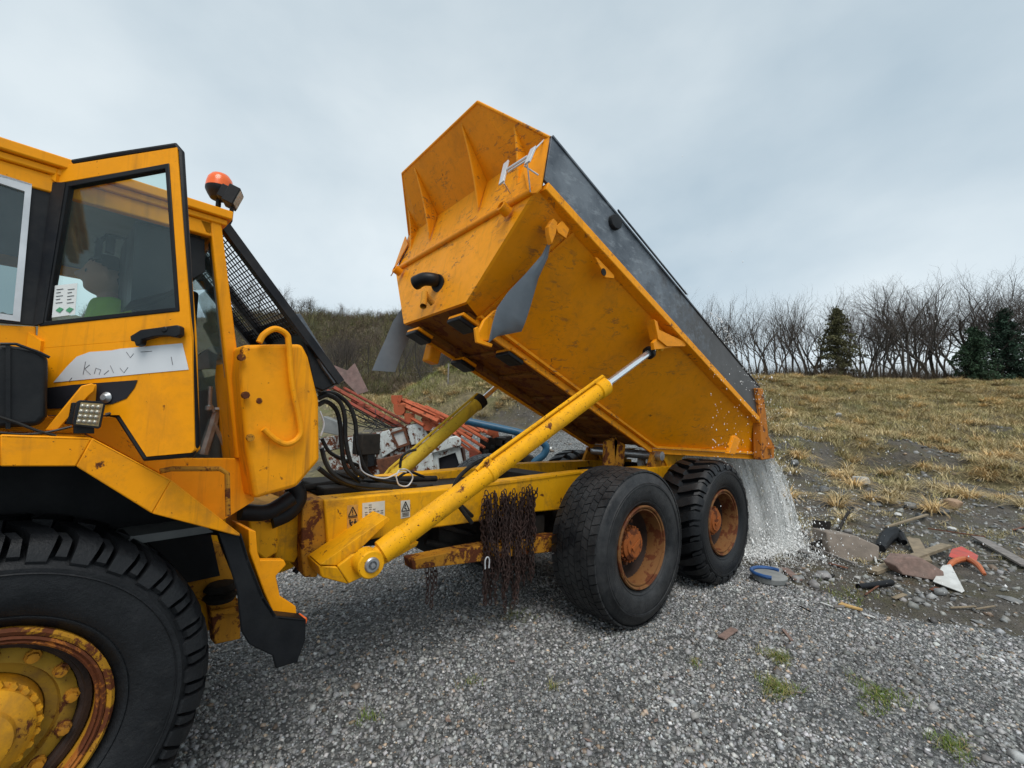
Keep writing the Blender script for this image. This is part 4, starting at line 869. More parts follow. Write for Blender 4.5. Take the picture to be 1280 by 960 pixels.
# brackets and lugs on the near side
def side_lug(px, d=.03, nm='bracket', mat='body', y=.03, hole=None):
    mb = MB(); mb.prism([W(x, y_, y) for x, y_ in px], (0, d, 0)); o_ = mb.build(nm, M[mat], body, bevel=.004)
    if hole: h_ = MB(); h_.lathe(W(*hole, y) - YV * .004, YV, [(.035, 0), (.035, .006)], 16); h_.build('lug_hole', M['dark'], body)
side_lug([(744, 321), (747, 322), (768, 344), (768, 348), (757, 347)], hole=(754.5, 340))
side_lug([(686, 283), (692, 273), (697, 278), (695, 292), (690, 305), (687, 294)], .05)
side_lug([(695, 283), (703, 276), (712, 286), (708, 298), (698, 291)], .02)
side_lug([(818, 399), (822, 402), (824, 412), (858, 428), (857, 433), (834, 433), (823, 424)], .10, 'cylinder_mount', y=.0)
side_lug([(818, 437), (817, 428), (824, 420), (838, 422), (842, 434), (830, 436)], .04, 'cylinder_mount', y=.02)
side_lug([(916, 545), (920, 544), (925, 549), (917, 568), (912, 568), (911, 556), (914, 553)], .03, 'tail_brace', y=.02)
side_lug([(918, 546), (926, 549), (919, 568), (911, 567)], .05, 'tail_brace', y=.0)
# hinge brackets between body and frame
mb = MB()
for s_ in (0, 1):
    q = [W(x, y, .78) for x, y in ((824, 566), (862, 565), (853, 572), (846, 592), (838, 592), (832, 578))]
    mb.cut()
    for dy in (0, .22): mb.prism([(p if not s_ else my(p)) + YV * (dy if not s_ else -dy) for p in q], (0, .03 if not s_ else -.03, 0))
mb.build('hinge_bracket', M['frame'], body)
mb = MB()
for px_ in (((757, 552), (770, 546), (772, 553), (768, 584), (756, 584)), ((768, 548), (782, 556), (779, 584), (769, 584))): mb.cut().prism([W(x, y, 1.05) for x, y in px_], (0, .04, 0))
mb.build('pivot_bracket', M['rustyel'], body)
mb = MB(); mb.prism([W(x, y, .80) for x, y in ((816, 588), (832, 576), (841, 579), (838, 590), (824, 598))], (0, .08, 0)); mb.build('pivot_link', M['rustyel'], truck, bevel=.01)
mb = MB()
for px_, py_ in ((802, 580), (822, 581), (767, 580)): mb.cut().lathe(W(px_, py_, 1.2), (0, 0, 1), [(.05, -.10), (.06, -.08), (.06, .07), (.04, .09)], 16)
mb.build('air_bottle', M['white'], truck)
mb = MB()
for s_ in (0, 1):
    mb.cut(); q = [np.array([a, .78, b]) for a, b in ((1.25, 1.30), (1.72, 1.30), (1.56, 1.57), (1.40, 1.57))]
    mb.prism([(p if not s_ else my(p)) for p in q], (0, .05 if not s_ else -.05, 0))
part(mb, 'hinge_post', M['rustyel'])
mb = MB(); mb.lathe((1.48, .7, 1.52), YV, [(.06, 0), (.06, 1.32)], 16); mb.build('hinge_pin', M['steel'], truck)
# exhaust elbow on the front panel
mb = MB(); e0, e1 = BU(549, 354, 2.84), BU(512, 358, 3.0)
mb.tube([BU(549, 353, 2.80), BU(543, 350, 2.88), BU(530, 349, 2.96), BU(519, 354, 2.99)], .068, 16, cap=False, sub=4)
mb.lathe(BU(548, 354, 2.83), BU(540, 353, 2.9) - BU(548, 354, 2.83), [(.092, 0), (.092, .02), (.066, .022)], 16)
mb.lathe(BU(519, 354, 2.99), BU(530, 349, 2.96) - BU(519, 354, 2.99), [(.058, 0), (.070, -.002), (.072, .03), (.058, .03)], 16)
mb.build('exhaust_outlet', M['blk'], body)
mb = MB(); mb.tube([BU(531, 366, 2.93), BU(529, 383, 2.93)], .032, 12, cap=False); mb.tube([BU(541, 380, 2.80), BU(530, 366, 2.93)], .03, 10); mb.build('drain_pipe', M['rustyel'], body)
# yellow foot under the far front corner
mb = MB(); p0 = W(538, 432, 1.95); mb.box(W(541, 440, 1.95), np.array([.07, .0, -.02]), (0, .08, 0), np.array([.03, 0, .13])); mb.build('stop_foot', M['body'], body, bevel=.02)
# yellow hook plate by the near flap
mb = MB(); q = [W(x, y, .62) for x, y in ((618, 388), (625, 385), (616, 408), (612, 426), (600, 427), (596, 420), (605, 400))]
mb.prism(q, (0, .04, 0)); mb.build('flap_bracket', M['bodyfront'], body, bevel=.01)
mb = MB(); q = [W(x, y, .60) for x, y in ((594, 410), (598, 408), (600, 424), (616, 430), (615, 434), (596, 428))]
mb.prism(q, (0, .03, 0)); mb.build('flap_bracket', M['bodyfront'], body, bevel=.004)
# mudflaps
def curved_flap(rows, y0s, nm='mudflap'):
    # rows of (left px, right px) at given world y for each row; thin plate with a bend
    V_ = []; n = len(rows)
    for (l_, r_), y in zip(rows, y0s): V_ += [W(*l_, y), W((l_[0] + r_[0]) / 2, (l_[1] + r_[1]) / 2, y - .02), W(*r_, y)]
    V2 = [p + np.array([.008, .020, .0]) for p in V_]; mb = MB(); N = 3 * n; fs = []
    for i in range(n - 1):
        for j in range(2):
            a = 3 * i + j; fs += [(a, a + 1, a + 4, a + 3), (N + a, N + a + 3, N + a + 4, N + a + 1)]
    for i in range(n - 1): fs += [(3 * i, 3 * i + 3, N + 3 * i + 3, N + 3 * i), (3 * i + 2, N + 3 * i + 2, N + 3 * i + 5, 3 * i + 5)]
    for j in range(2): fs += [(j, N + j, N + j + 1, j + 1), (3 * n - 3 + j, 3 * n - 2 + j, N + 3 * n - 2 + j, N + 3 * n - 3 + j)]
    mb.add(V_ + V2, fs); o_ = mb.build(nm, M['flap'], body, ang=60); return o_
curved_flap([((687, 300), (689, 299)), ((678, 318), (685, 322)), ((658, 341), (673, 348)), ((636, 364), (664, 380)), ((622, 384), (657, 402)), ((616, 405), (652, 414)), ((611, 428), (622, 420))], [.12, .18, .28, .38, .45, .50, .55])
curved_flap([((516, 376), (524, 396)), ((503, 384), (527, 414)), ((491, 402), (512, 422)), ((482, 424), (504, 438)), ((471, 448), (498, 454)), ((465, 463), (494, 465))], [2.25, 2.35, 2.42, 2.46, 2.48, 2.48])

# ---------------- front section: frame, fender, cab
def FB(mb, x0, x1, y0, y1, z0, z1): return mb.bx(x0, x1, y0, y1, z0, z1, F)
YF = FV(0, 1, 0)
mb = MB(); FB(mb, -1.6, .95, .74, 1.98, .95, 1.33); FB(mb, -1.6, 1.05, .78, 1.94, .62, .95); mb.build('front_frame', M['frame'], truck, bevel=.01)
mb = MB(); q = [FY(x, y, .66) for x, y in ((205, 690), (262, 676), (303, 684), (300, 742), (262, 757), (225, 735))]; mb.prism(q, YF * .04)
q = [FY(x, y, .60) for x, y in ((262, 756), (300, 750), (301, 799), (268, 806))]; mb.prism(q, YF * .10); q = [FY(x, y, .60) for x, y in ((262, 762), (300, 756), (301, 764), (262, 770))]; mb.prism(q, -YF * .03)
mb.build('axle_cradle', M['rustyel'], truck, bevel=.008)
mb = MB(); mb.lathe(FY(276, 740, .58), (0, 0, 1), [(.07, -.05), (.09, -.02), (.06, 0), (.09, .02), (.07, .05)], 14); mb.tube([F(0, .5, TR), F(0, 2.2, TR)], .14, 14); FB(mb, -.6, .7, .9, 1.8, 1.33, 1.5)
mb.build('axle_housing', M['dark'], truck)
# hitch between the sections
mb = MB(); q = [FY(x, y, .62) for x, y in ((308, 640), (348, 632), (348, 690), (332, 700), (318, 690))]; mb.prism(q, YF * 1.2)
q = [FY(x, y, .70) for x, y in ((345, 636), (378, 630), (376, 690), (368, 704), (344, 700))]; mb.prism(q, YF * 1.0)
mb.lathe(F(1.42, 1.36, .75), (0, 0, 1), [(.22, 0), (.22, .5)], 20)
mb.build('hitch', M['frame'], truck, bevel=.012)
mb = MB(); mb.tube([FY(338, 650, .62), FY(360, 640, .62), FY(372, 622, .62), FY(366, 606, .62)], .06, 12, sub=4); mb.tube([FY(372, 640, .8), FY(385, 660, .8), FY(378, 700, .8), FY(368, 716, .8)], .022, 8, sub=4)
mb.tube([FY(300, 640, .5), FY(335, 640, .5), FY(365, 622, .5)], .05, 12, sub=4)
mb.build('steering_hose', M['rub'], truck)
# rear bar behind the wheel with mudguard
mb = MB()
q = [FY(x, y, .12) for x, y in ((311, 662), (320, 664), (322, 690), (340, 742), (352, 768), (344, 772), (330, 740), (312, 690))]; mb.prism(q, YF * .30)
q = [FY(x, y, .12) for x, y in ((322, 700), (355, 700), (358, 706), (345, 720), (350, 745), (370, 758), (371, 768), (378, 774), (350, 772), (338, 742))]; mb.prism(q, YF * .05)
mb.build('fender_bracket', M['cab'], truck, bevel=.005)
mb = MB(); mb.lathe(FY(376, 776, .10), -YF, [(.028, -.04), (.028, .02), (.016, .03)], 10)
mb.build('marker_light', M['orglow'], truck)
mb = MB(); q = [FY(x, y, .02) for x, y in ((273, 665), (302, 667), (312, 700), (330, 745), (346, 770), (383, 774), (382, 800), (372, 828), (345, 836), (341, 820), (312, 806), (302, 790), (297, 740), (285, 700))]
mb.prism(q, YF * .02); q2 = [FY(x, y, .02) for x, y in ((302, 667), (312, 700), (330, 745), (346, 770))]
for a_, b_ in zip(q2[:-1], q2[1:]): mb.prism([a_, b_, b_ + YF * .45, a_ + YF * .45], FV(-.02, 0, -.01))
mb.prism([FY(346, 770, .02), FY(383, 774, .02), FY(383, 774, .02) + YF * .42, FY(346, 770, .02) + YF * .42], FV(0, 0, -.02))
mb.build('front_mudflap', M['rub'], truck, bevel=.006)
# fender: outer band + top, following the arch
top = [(-60, 548), (0, 543), (115, 547), (214, 600), (300, 667)]; bot = [(-60, 585), (0, 583), (95, 583), (190, 642), (297, 670)]
mb = MB(); ft = [FY(x, y, -.02) for x, y in top]; fb = [FY(x, y, -.02) for x, y in bot]
ft.insert(0, F(-.9, -.02, 1.55)); fb.insert(0, F(-.85, -.02, 1.48))
for i in range(len(ft) - 1):
    mb.prism([ft[i], ft[i + 1], fb[i + 1], fb[i]], YF * .02)
    mb.prism([ft[i], ft[i + 1], ft[i + 1] + YF * .62, ft[i] + YF * .62], FV(0, 0, -.015))
mb.build('front_fender', M['fender'], truck, bevel=.005)
mb = MB()
for i in range(len(ft) - 1): mb.prism([p + YF * .03 - (0, 0, .020) for p in (ft[i], ft[i + 1])] + [p + YF * .62 - (0, 0, .12) for p in (ft[i + 1], ft[i])], FV(0, 0, .02))
mb.prism([p + YF * .62 for p in ft] + [F(.9, .60, 1.0), F(-1., .60, 1.0)], YF * .02)
mb.build('fender_shade_liner', M['rub'], truck)  # black sheets under the fender stand in for the shade there
mb = MB(); mb.tube([FY(200, 589, .03), FY(215, 586, .03), FY(275, 586, .03), FY(284, 592, .03), FY(285, 645, .03)], .012, 8); mb.build('fender_handrail', M['rustyel'], truck)
# lower cab panel and rocker
def flz(P): d_ = np.asarray(P) - FO; return d_[0] * CA + d_[1] * SA, d_[2]
low = [F(flz(p)[0], .30, flz(p)[1] + .004) for p in ft[2:]]
mb = MB(); q = [FY(x, y, .30) for x, y in ((60, 520), (150, 521), (183, 573), (294, 573), (312, 573), (318, 626))] + [low[3], low[2], low[1]]
mb.prism(q, YF * .04); q = [FY(x, y, .30) for x, y in ((-90, 403), (45, 408), (45, 440), (60, 520))] + [low[1], low[0] , F(-.75, .30, 1.875)]; mb.prism(q, YF * .04)
cabo = mb.build('cab', M['cab'], truck, bevel=.004)
mb = MB(); q = [FY(x, y, .28) for x, y in ((250, 268), (276, 270), (291, 392), (297, 440), (312, 573), (295, 573), (285, 480), (275, 385), (262, 270))]
mb.prism(q[1:], YF * .05); mb.build('rear_post', M['cab'], cabo, bevel=.008)
mb = MB(); q = [FY(x, y, .285) for x, y in ((233, 262), (276, 276), (276, 283), (262, 292), (258, 290), (250, 272), (233, 266))]; mb.prism(q, YF * .04); mb.build('post_gusset', M['cab'], cabo)
# roof with drip rail
RZ = 3.10
mb = MB()
FB(mb, -1.15, .745, .25, 2.0, RZ - .05, RZ); FB(mb, -1.13, .725, .27, 1.98, RZ - .085, RZ - .052); mb.build('roof', M['cab'], cabo, bevel=.007, seg=2)
mb = MB(); FB(mb, -1.1, .70, .285, .33, RZ - .165, RZ - .086); FB(mb, .66, .70, .335, 1.95, RZ - .165, RZ - .086); FB(mb, -1.1, .70, 1.91, 1.95, RZ - .165, RZ - .086)
mb.build('header_rail', M['cab'], cabo, bevel=.006)
mb = MB(); FB(mb, -1.08, .655, .34, 1.9, RZ - .10, RZ - .07); mb.build('headliner', M['trim'], cabo)
# dark corner trim, interior walls, far side, rear wall
mb = MB(); q = [F(x, .345, z) for x, z in ((.35, 2.93), (.64, 2.93), (.655, 2.75), (.50, 2.60), (.36, 2.52))]; mb.prism(q, YF * .55)
mb.build('corner_trim', M['blk'], cabo)
mb = MB()
lean = lambda z: .66 + (3.0 - z) * .17
q = [F(lean(z), y, z) for z, y in ((1.45, .35), (2.12, .35), (2.12, 1.94), (1.45, 1.94))]; mb.prism(q, FV(.035, 0, 0))
for y in (.35, 1.88): mb.prism([F(lean(z), yy, z) for z, yy in ((2.12, y), (2.93, y), (2.93, y + .06), (2.12, y + .06))], FV(.035, 0, 0))
FB(mb, -1.1, .80, 1.92, 1.96, 1.3, 2.2)
for x0, x1 in ((-1.1, -1.04), (-.25, -.19), (.58, .70)): FB(mb, x0, x1, 1.92, 1.96, 2.2, 2.92)
FB(mb, -1.1, .80, .35, 1.9, 1.32, 1.36); FB(mb, -1.12, -1.06, .35, 1.9, 1.3, 2.25)
for y in (.35, 1.85): FB(mb, -1.12, -1.06, y, y + .06, 2.25, 2.95)
mb.build('cab_wall', M['trim'], cabo)
mb = MB(); mb.prism([F(lean(z) + .015, y, z) for z, y in ((2.12, .42), (2.93, .42), (2.93, 1.88), (2.12, 1.88))], FV(.005, 0, 0)); mb.build('rear_window', M['glass3'], cabo, smooth=False)
mb = MB(); FB(mb, -1.09, -1.085, .41, 1.85, 2.25, 2.93); mb.build('windscreen', M['glass3'], cabo, smooth=False)
# levers, seat and clutter seen in the doorway
mb = MB(); FB(mb, .16, .58, .72, 1.22, 1.55, 1.80); FB(mb, .06, .54, .70, 1.24, 1.80, 1.96); mb.box(F(.56, .97, 2.25), FV(.05, 0, -.012), FV(0, .25, 0), FV(.05, 0, .34)); mb.box(F(.62, .97, 2.66), FV(.04, 0, 0), FV(0, .13, 0), FV(.01, 0, .10))
mb.build('driver_seat', M['seat'], cabo, bevel=.03, seg=3)
mb = MB(); mb.tube([FY(254, 568, .6), FY(266, 530, .6), FY(270, 515, .6)], .028, 8); mb.tube([FY(268, 515, .58), FY(262, 505, .58), FY(263, 483, .58)], .012, 8)
mb.tube([FY(268, 530, .58), FY(280, 556, .58)], .012, 6); mb.tube([FY(268, 512, .58), FY(277, 512, .58)], .015, 6); mb.lathe(FY(261, 510, .57), (0, 0, 1), [(0, -.02), (.02, -.01), (.02, .01), (0, .02)], 10)
mb.tube([FY(287, 566, .5), FY(286, 530, .5), FY(283, 508, .5)], .008, 6)
mb.build('lever', M['steel'], cabo)
mb = MB(); q = [FY(x, y, .75) for x, y in ((245, 447), (266, 432), (276, 434), (276, 458), (248, 462))]; mb.prism(q, YF * .1); mb.build('bag_shelf', M['trim'], cabo)
mb = MB(); mb.tube([F(-.45, .75, 2.05), F(-.62, .75, 1.75)], .03, 8); mb.lathe(F(-.43, .97, 2.10), unit(FV(.5, 0, .85)), [(.20, 0), (.215, .012), (.20, .024), (.19, .012)], 28, closed=True); FB(mb, -1.0, -.62, .45, 1.8, 1.9, 2.12)
mb.build('steering_wheel', M['blk'], cabo)
mb = MB(); mb.tube([FY(136, 294, .9), FY(165, 300, .9), FY(212, 314, .9)], .014, 6); mb.tube([FY(165, 300, .9), FY(194, 347, .9)], .014, 6)
mb.box(FY(123, 312, .9), FV(.015, 0, 0), FV(0, .03, 0), FV(0, 0, .06)); mb.tube([FY(120, 305, .9), FY(136, 294, .9)], .014, 6); mb.box(FY(138, 306, .9), FV(.02, 0, 0), FV(0, .02, 0), FV(0, 0, .05)); mb.build('mirror_arm', M['blk'], cabo)
mb = MB(); mb.box(FY(205, 385, .8), FV(.16, 0, 0), FV(0, .05, 0), FV(0, 0, .13)); mb.build('console', M['dark'], cabo, bevel=.02)
# side window with white frame, black pillar
mb = MB(); o_ = [FY(x, y, .285) for x, y in ((-70, 196), (40, 230), (25, 402), (-70, 390))]; i_ = [FY(x, y, .285) for x, y in ((-70, 206), (31, 239), (16, 394), (-70, 382))]
mb.frame(o_, i_, YF * .03); sw = mb.build('side_window', M['alu'], truck, bevel=.003)
mb = MB(); i2 = [FY(x, y, .30) for x, y in ((-70, 206), (31, 239), (16, 394), (-70, 382))]; mb.prism(i2, YF * .006); mb.build('glass', M['glass2'], sw, smooth=False)
mb = MB(); o_ = [FY(x, y, .298) for x, y in ((-80, 180), (82, 232), (50, 407), (-80, 397))]; i_ = [FY(x, y, .298) for x, y in ((-72, 199), (38, 232), (23, 401), (-72, 389))]
mb.frame(o_, i_, YF * .03); mb.build('window_pillar', M['blkpaint'], cabo, bevel=.004)
# ---------------- open door
H1, H2, H3 = FY(66, 210, .30), FY(50, 435, .27), FY(243, 560, -.25); DN = np.cross(H2 - H1, H3 - H1); DN = unit(DN)
if DN @ (CP - H1) < 0: DN = -DN
def DP(x, y, o=0.): return hit(x, y, H1 + DN * o, DN)
dv = -DN * .035
mb = MB()
o_ = [DP(*p) for p in ((66, 209), (221, 184), (239, 420), (45, 436))]; i_ = [DP(*p) for p in ((77, 228), (209.5, 205), (222.5, 388), (50, 406))]
mb.frame(o_, i_, dv)
mb.prism([DP(*p) for p in ((45, 436), (239, 420), (243, 562), (239, 566), (183, 571), (149, 519), (40, 519))], dv)
door = mb.build('cab_door', M['cab'], truck, bevel=.003); door['label'] = 'open cab door with black window seal and white decal'
mb = MB(); o_ = [DP(*p, .004) for p in ((75, 229), (211, 203.5), (224, 389), (48, 408))]; i_ = [DP(*p, .004) for p in ((85, 233), (206, 210.5), (218.5, 384), (56, 401.5))]
mb.frame(o_, i_, -DN * .03); mb.build('window_seal', M['rub'], door, bevel=.004)
mb = MB(); mb.prism([DP(*p, -.015) for p in ((84, 232), (207, 210), (219.5, 385), (55, 402.5))], -DN * .005); mb.build('door_window', M['glass'], door, smooth=False)
mb = MB(); P = [DP(*p, -.018) for p in ((66, 208), (140, 195), (221, 182.5), (226.5, 190), (235, 330), (246, 556), (240, 568), (183, 573), (149, 520), (128, 515))]
mb.tube(P, .013, 8); mb.build('door_seal', M['rub'], door)
mb = MB(); mb.prism([DP(*p, -.001) for p in ((67, 229), (84, 229), (56, 404), (44, 408))], DN * .008); mb.build('seal_strip', M['blkpaint'], door)
mb = MB(); mb.prism([DP(*p, .012) for p in ((170, 422), (183, 414), (228, 408), (231, 410), (231, 420), (226, 423), (213, 421), (200, 422), (184, 426), (183, 432), (177, 434), (175, 428), (171, 428))], DN * .03)
mb.lathe(DP(206, 412, .04), DN, [(.014, 0), (.012, .006), (0, .006)], 12); mb.build('door_handle', M['blk'], door, bevel=.005)
mb = MB(); mb.prism([DP(*p, .0015) for p in ((67, 478), (84, 458), (96, 446), (112, 440), (140, 438), (150, 436), (228, 429), (236, 462), (180, 467), (110, 474))], DN * .001); dec = mb.build('door_decal', M['decal'], door, smooth=False)
mb = MB()
for s_ in (((104, 468), (106, 458), (107, 452)), ((106, 461), (112, 456)), ((106, 461), (113, 468)), ((118, 467), (120, 460), (126, 462), (124, 468)), ((138, 457), (142, 466)), ((150, 460), (155, 466), (160, 459)), ((86, 477), (90, 472)), ((158, 440), (163, 447), (167, 442)), ((214, 446), (216, 456)), ((176, 440), (190, 439)), ((130, 468), (136, 463))):
    mb.tube([DP(*p, .003) for p in s_], .0016, 4)
mb.build('scribble', M['pencil'], dec, smooth=False)
mb = MB(); mb.prism([DP(*p, .002) for p in ((58, 485), (90, 481), (172, 475), (168, 485), (158, 498), (140, 505), (120, 507), (100, 510), (58, 511))], DN * .001); mb.build('door_dark_wedge', M['ink'], door, smooth=False)  # flat black wedge on the lower door panel
mb = MB(); mb.lathe(DP(134, 497, .003), DN, [(.02, 0), (.024, .006), (.012, .02), (0, .02)], 14); mb.build('door_lock', M['steel'], door)
mb = MB(); mb.prism([DP(*p, -.012) for p in ((69, 357), (97, 354), (94, 393), (65, 397))], DN * .001); no_ = mb.build('notice', M['paper'], door, smooth=False)
mb = MB()
for x0 in (70, 84):
    for k in range(5): mb.tube([DP(x0 + .6 - k * .3, 362 + k * 4.2, -.0095), DP(x0 + 9 - k * .3 - (k % 2) * 3, 361 + k * 4.2, -.0095)], .0012, 4)
mb.build('print', M['ink'], no_, smooth=False)
mb = MB()
for x0 in (69.5, 82): mb.prism([DP(x0, 388, -.0095), DP(x0 + 5, 384, -.0095), DP(x0 + 10, 386, -.0095), DP(x0 + 5, 391, -.0095)], DN * .001)
mb.build('emblem', M['green'], no_, smooth=False)
mb = MB()
for a_ in ((66, 216), (46, 430)): mb.cut().box(DP(*a_, .0), unit(H3 - H2) * .035, (0, 0, .03), DN * .012)
mb.build('hinge', M['cab'], door)
# ---------------- tank behind the cab with its bent handrail
TP = [(303, 431), (345, 430), (378, 430), (386, 446), (399, 500), (400, 575), (371, 609), (318, 624), (308, 560), (300, 470)]
mb = MB(); tp = [FY(x, y, .13) for x, y in TP]; mb.prism(tp, YF * .50); mb.build('tank', M['tank'], truck, bevel=.022, seg=3)
mb = MB(); mb.tube([FY(x, y, .10) for x, y in ((324, 428), (330, 418), (344, 411), (358, 418), (361, 432), (365, 480), (375, 530), (374, 546), (360, 555), (345, 550), (329, 536))], .0165, 10, sub=6); mb.build('tank_handrail', M['tank'], truck)
mb = MB()
for x, y in ((301, 447), (306, 494), (312, 547)): mb.cut().lathe(FY(x, y, .12), -YF, [(.02, 0), (.02, .02), (0, .02)], 8)
mb.cut().lathe(FY(324, 501, .13), -YF, [(.02, -.004), (.014, .004), (0, .005)], 10); mb.build('tank_bolt', M['rustyel'], truck)
# ---------------- mesh guard and duct behind the cab
g0, g1 = FY(281, 283, .45), FY(425, 478, .45); gd_ = unit(g1 - g0); gl_ = np.linalg.norm(g1 - g0)
mb = MB(); gn = unit(np.cross(gd_, YF)); gn = gn if gn[2] > 0 else -gn
for dy, L0, L1 in ((0, 0, 1.0), (.62, .0, .93), (.92, 0, .9)): mb.box(g0 + gd_ * gl_ * (L0 + L1) / 2 + YF * dy, gd_ * gl_ * (L1 - L0) / 2, YF * .022, gn * .028)
mb.box(g0 + YF * .46, gd_ * .02, YF * .46, gn * .02); mb.box(g0 + gd_ * gl_ * .72 + YF * .46, gd_ * .02, YF * .46, gn * .02)
mg = mb.build('window_guard', M['blkpaint'], truck, bevel=.003)
mb = MB()
for k in range(1, 26): mb.tube([g0 + gd_ * gl_ * .72 * k / 26 + YF * .02, g0 + gd_ * gl_ * .72 * k / 26 + YF * .91], .0042, 4, cap=False)
for k in range(1, 20): mb.tube([g0 + YF * .92 * k / 20, g0 + gd_ * gl_ * .72 + YF * .92 * k / 20], .0042, 4, cap=False)
mb.build('wire_mesh', M['blkpaint'], mg, smooth=False)
mb = MB(); a_ = [FY(x, y, .47) for x, y in ((374, 402), (382, 404), (398, 432), (412, 452), (425, 478), (404, 489), (392, 484), (386, 452))]
mb.prism(a_, YF * .9); mb.build('air_duct', M['blk'], truck, bevel=.01)
mb = MB(); mb.prism([FY(x, y, .44) for x, y in ((368, 392), (376, 392), (413, 452), (425, 476), (418, 480), (404, 460))], YF * .95); mb.tube([FY(401, 488, .5), FY(415, 482, .6), FY(424, 474, .7)], .015, 8)
mb.build('duct_frame', M['board_dark'], truck, bevel=.004)
# ---------------- beacon and work lamp on the roof
bc = FY(275, 229, .50); mb = MB(); k_ = .95
mb.lathe(bc + (0, 0, -.085), (0, 0, 1), [(.014, -.06), (.014, -.02), (.045, -.015), (.060, .01), (.072, .035), (.072, .05)], 24); bcn = mb.build('beacon', M['blk'], truck)
mb = MB(); mb.lathe(bc + (0, 0, -.035), (0, 0, 1), [(.072, 0), (.069, .03), (.062, .058), (.045, .082), (.02, .093), (0, .095)], 24); mb.build('beacon_dome', M['orglow'], bcn, ang=60)
lc = FY(291, 247, .42); la = unit(FV(.75, -.35, -.30)); lu = unit(np.cross(la, unit(FV(.3, .6, 0)))); lv = np.cross(la, lu)
mb = MB(); mb.box(lc, la * .03, lu * .055, lv * .055); mb.box(lc - la * .045, la * .02, lu * .04, lv * .04); mb.tube([lc + (0, 0, -.04), FY(288, 276, .45), FY(284, 283, .45)], .012, 8); lamp = mb.build('work_lamp', M['blk'], truck, bevel=.012)
mb = MB(); mb.box(lc + la * .031, la * .002, lu * .045, lv * .045); mb.build('lens', M['lens'], lamp)
# ---------------- air cleaner, led lamp, bracket on the fender
ac = FY(22, 485, .06); mb = MB(); axv = unit(FV(0, .0, 1)); 
q = [FY(x, y, .02) for x, y in ((-80, 436), (0, 430), (48, 436), (60, 446), (59, 520), (50, 532), (-5, 536), (-80, 536))]
mb.prism(q, YF * .26); acn = mb.build('air_cleaner', M['blk'], truck, bevel=.03, seg=4)
mb = MB()
for x in (10, -30): mb.prism([FY(x - 3, 429, .01), FY(x + 3, 429, .01), FY(x + 3, 536, .01), FY(x - 3, 536, .01)], YF * .02)
mb.tube([FY(0, 430, .012), FY(20, 430, .012), FY(50, 441, .012), FY(62, 447, .012)], .006, 6)
mb.build('strap', M['blk'], acn)
mb = MB(); mb.tube([FY(x, y, .0) for x, y in ((-10, 518), (20, 528), (45, 538), (70, 545))], .006, 6); mb.tube([FY(x, y, .0) for x, y in ((-10, 540), (30, 543), (60, 540), (90, 533))], .005, 6, sub=3)
mb.tube([FY(x, y, .03) for x, y in ((132, 519), (142, 516), (150, 520), (165, 545), (182, 570))], .009, 6); mb.build('lamp_cable', M['hose'], truck)
mb = MB(); mb.prism([FY(x, y, .04) for x, y in ((56, 538), (102, 482), (115, 479), (120, 482), (118, 489), (112, 494), (72, 538))], YF * .04); mb.prism([FY(x, y, .07) for x, y in ((110, 482), (121, 480), (121, 502), (108, 502))], YF * .04)
mb.build('lamp_bracket', M['cab'], truck, bevel=.004)
mb = MB(); lq = [FY(x, y, -.04) for x, y in ((96, 502), (100, 500), (129, 502), (132, 506), (126, 534), (123, 536), (93, 532), (91, 530))]; mb.prism(lq, YF * .03)
for k in range(7):
    x0 = 99 - k * 2.2; 
    mb.prism([FY(x, y, -.01 + k * .010) for x, y in ((x0, 503), (x0 + 27, 505), (x0 + 22, 533), (x0 - 5, 530))], YF * .004)
mb.prism([FY(x, y, .0) for x, y in ((92, 530), (118, 532), (118, 542), (92, 542))], YF * .04)
led = mb.build('led_lamp', M['blk'], truck, bevel=.002)
mb = MB(); mb.prism([FY(x, y, -.042) for x, y in ((101, 503), (129, 505), (123, 533), (95, 530))], YF * .002); mb.build('lens', simple('led_face', (.33, .24, .10), .3, 0, .4, 40), led, smooth=False)
mb = MB()
for i in range(4):
    for j in range(4): mb.cut().lathe(FY(103.5 + i * 6.6 - j * 1.5, 507.5 + i * .4 + j * 6.3, -.043), -YF, [(.0085, 0), (.0068, .004), (0, .006)], 10)
mb.build('led_bulb', M['lens'], led, ang=60)
# simple bonnet ahead of the cab, beyond the picture's left edge
mb = MB(); FB(mb, -2.6, -1.16, .55, 1.8, 1.1, 2.1); mb.build('bonnet', M['cab'], truck, bevel=.06, seg=3)
# ---------------- hoses between tank and rear frame
def hose(pts, y, r, mat='hose', nm='hydraulic_hose', par=truck):
    ys = y if isinstance(y, (list, tuple)) else [y] * len(pts); mb = MB(); mb.tube([FY(px, py, yy) for (px, py), yy in zip(pts, ys)], r, 8, sub=6); return mb.build(nm, M[mat], par)
hose([(398, 498), (410, 494), (425, 503), (431, 522), (432, 550), (440, 582), (455, 597)], .55, .017)
hose([(398, 506), (408, 502), (420, 512), (425, 530), (427, 556), (432, 585), (450, 602)], .60, .017)
hose([(398, 492), (418, 492), (436, 506), (444, 528), (447, 560), (458, 588), (475, 600), (520, 606)], .65, .017)
hose([(402, 560), (408, 580), (420, 595), (445, 606), (490, 610)], .55, .016)
hose([(402, 548), (412, 565), (430, 575), (448, 582)], .70, .014)
hose([(398, 585), (420, 600), (460, 612), (500, 612), (540, 606)], .7, .018)
hose([(420, 592), (450, 600), (490, 600), (510, 590), (530, 596)], .8, .012)
hose([(400, 514), (405, 530), (401, 545)], .5, .006, 'alu', 'wire')
hose([(448, 570), (454, 590), (480, 598), (500, 590), (508, 590)], .62, .006, 'alu', 'wire')
hose([(495, 596), (499, 588), (508, 587), (516, 596), (510, 607), (499, 606), (495, 596)], .62, .006, 'alu', 'wire')
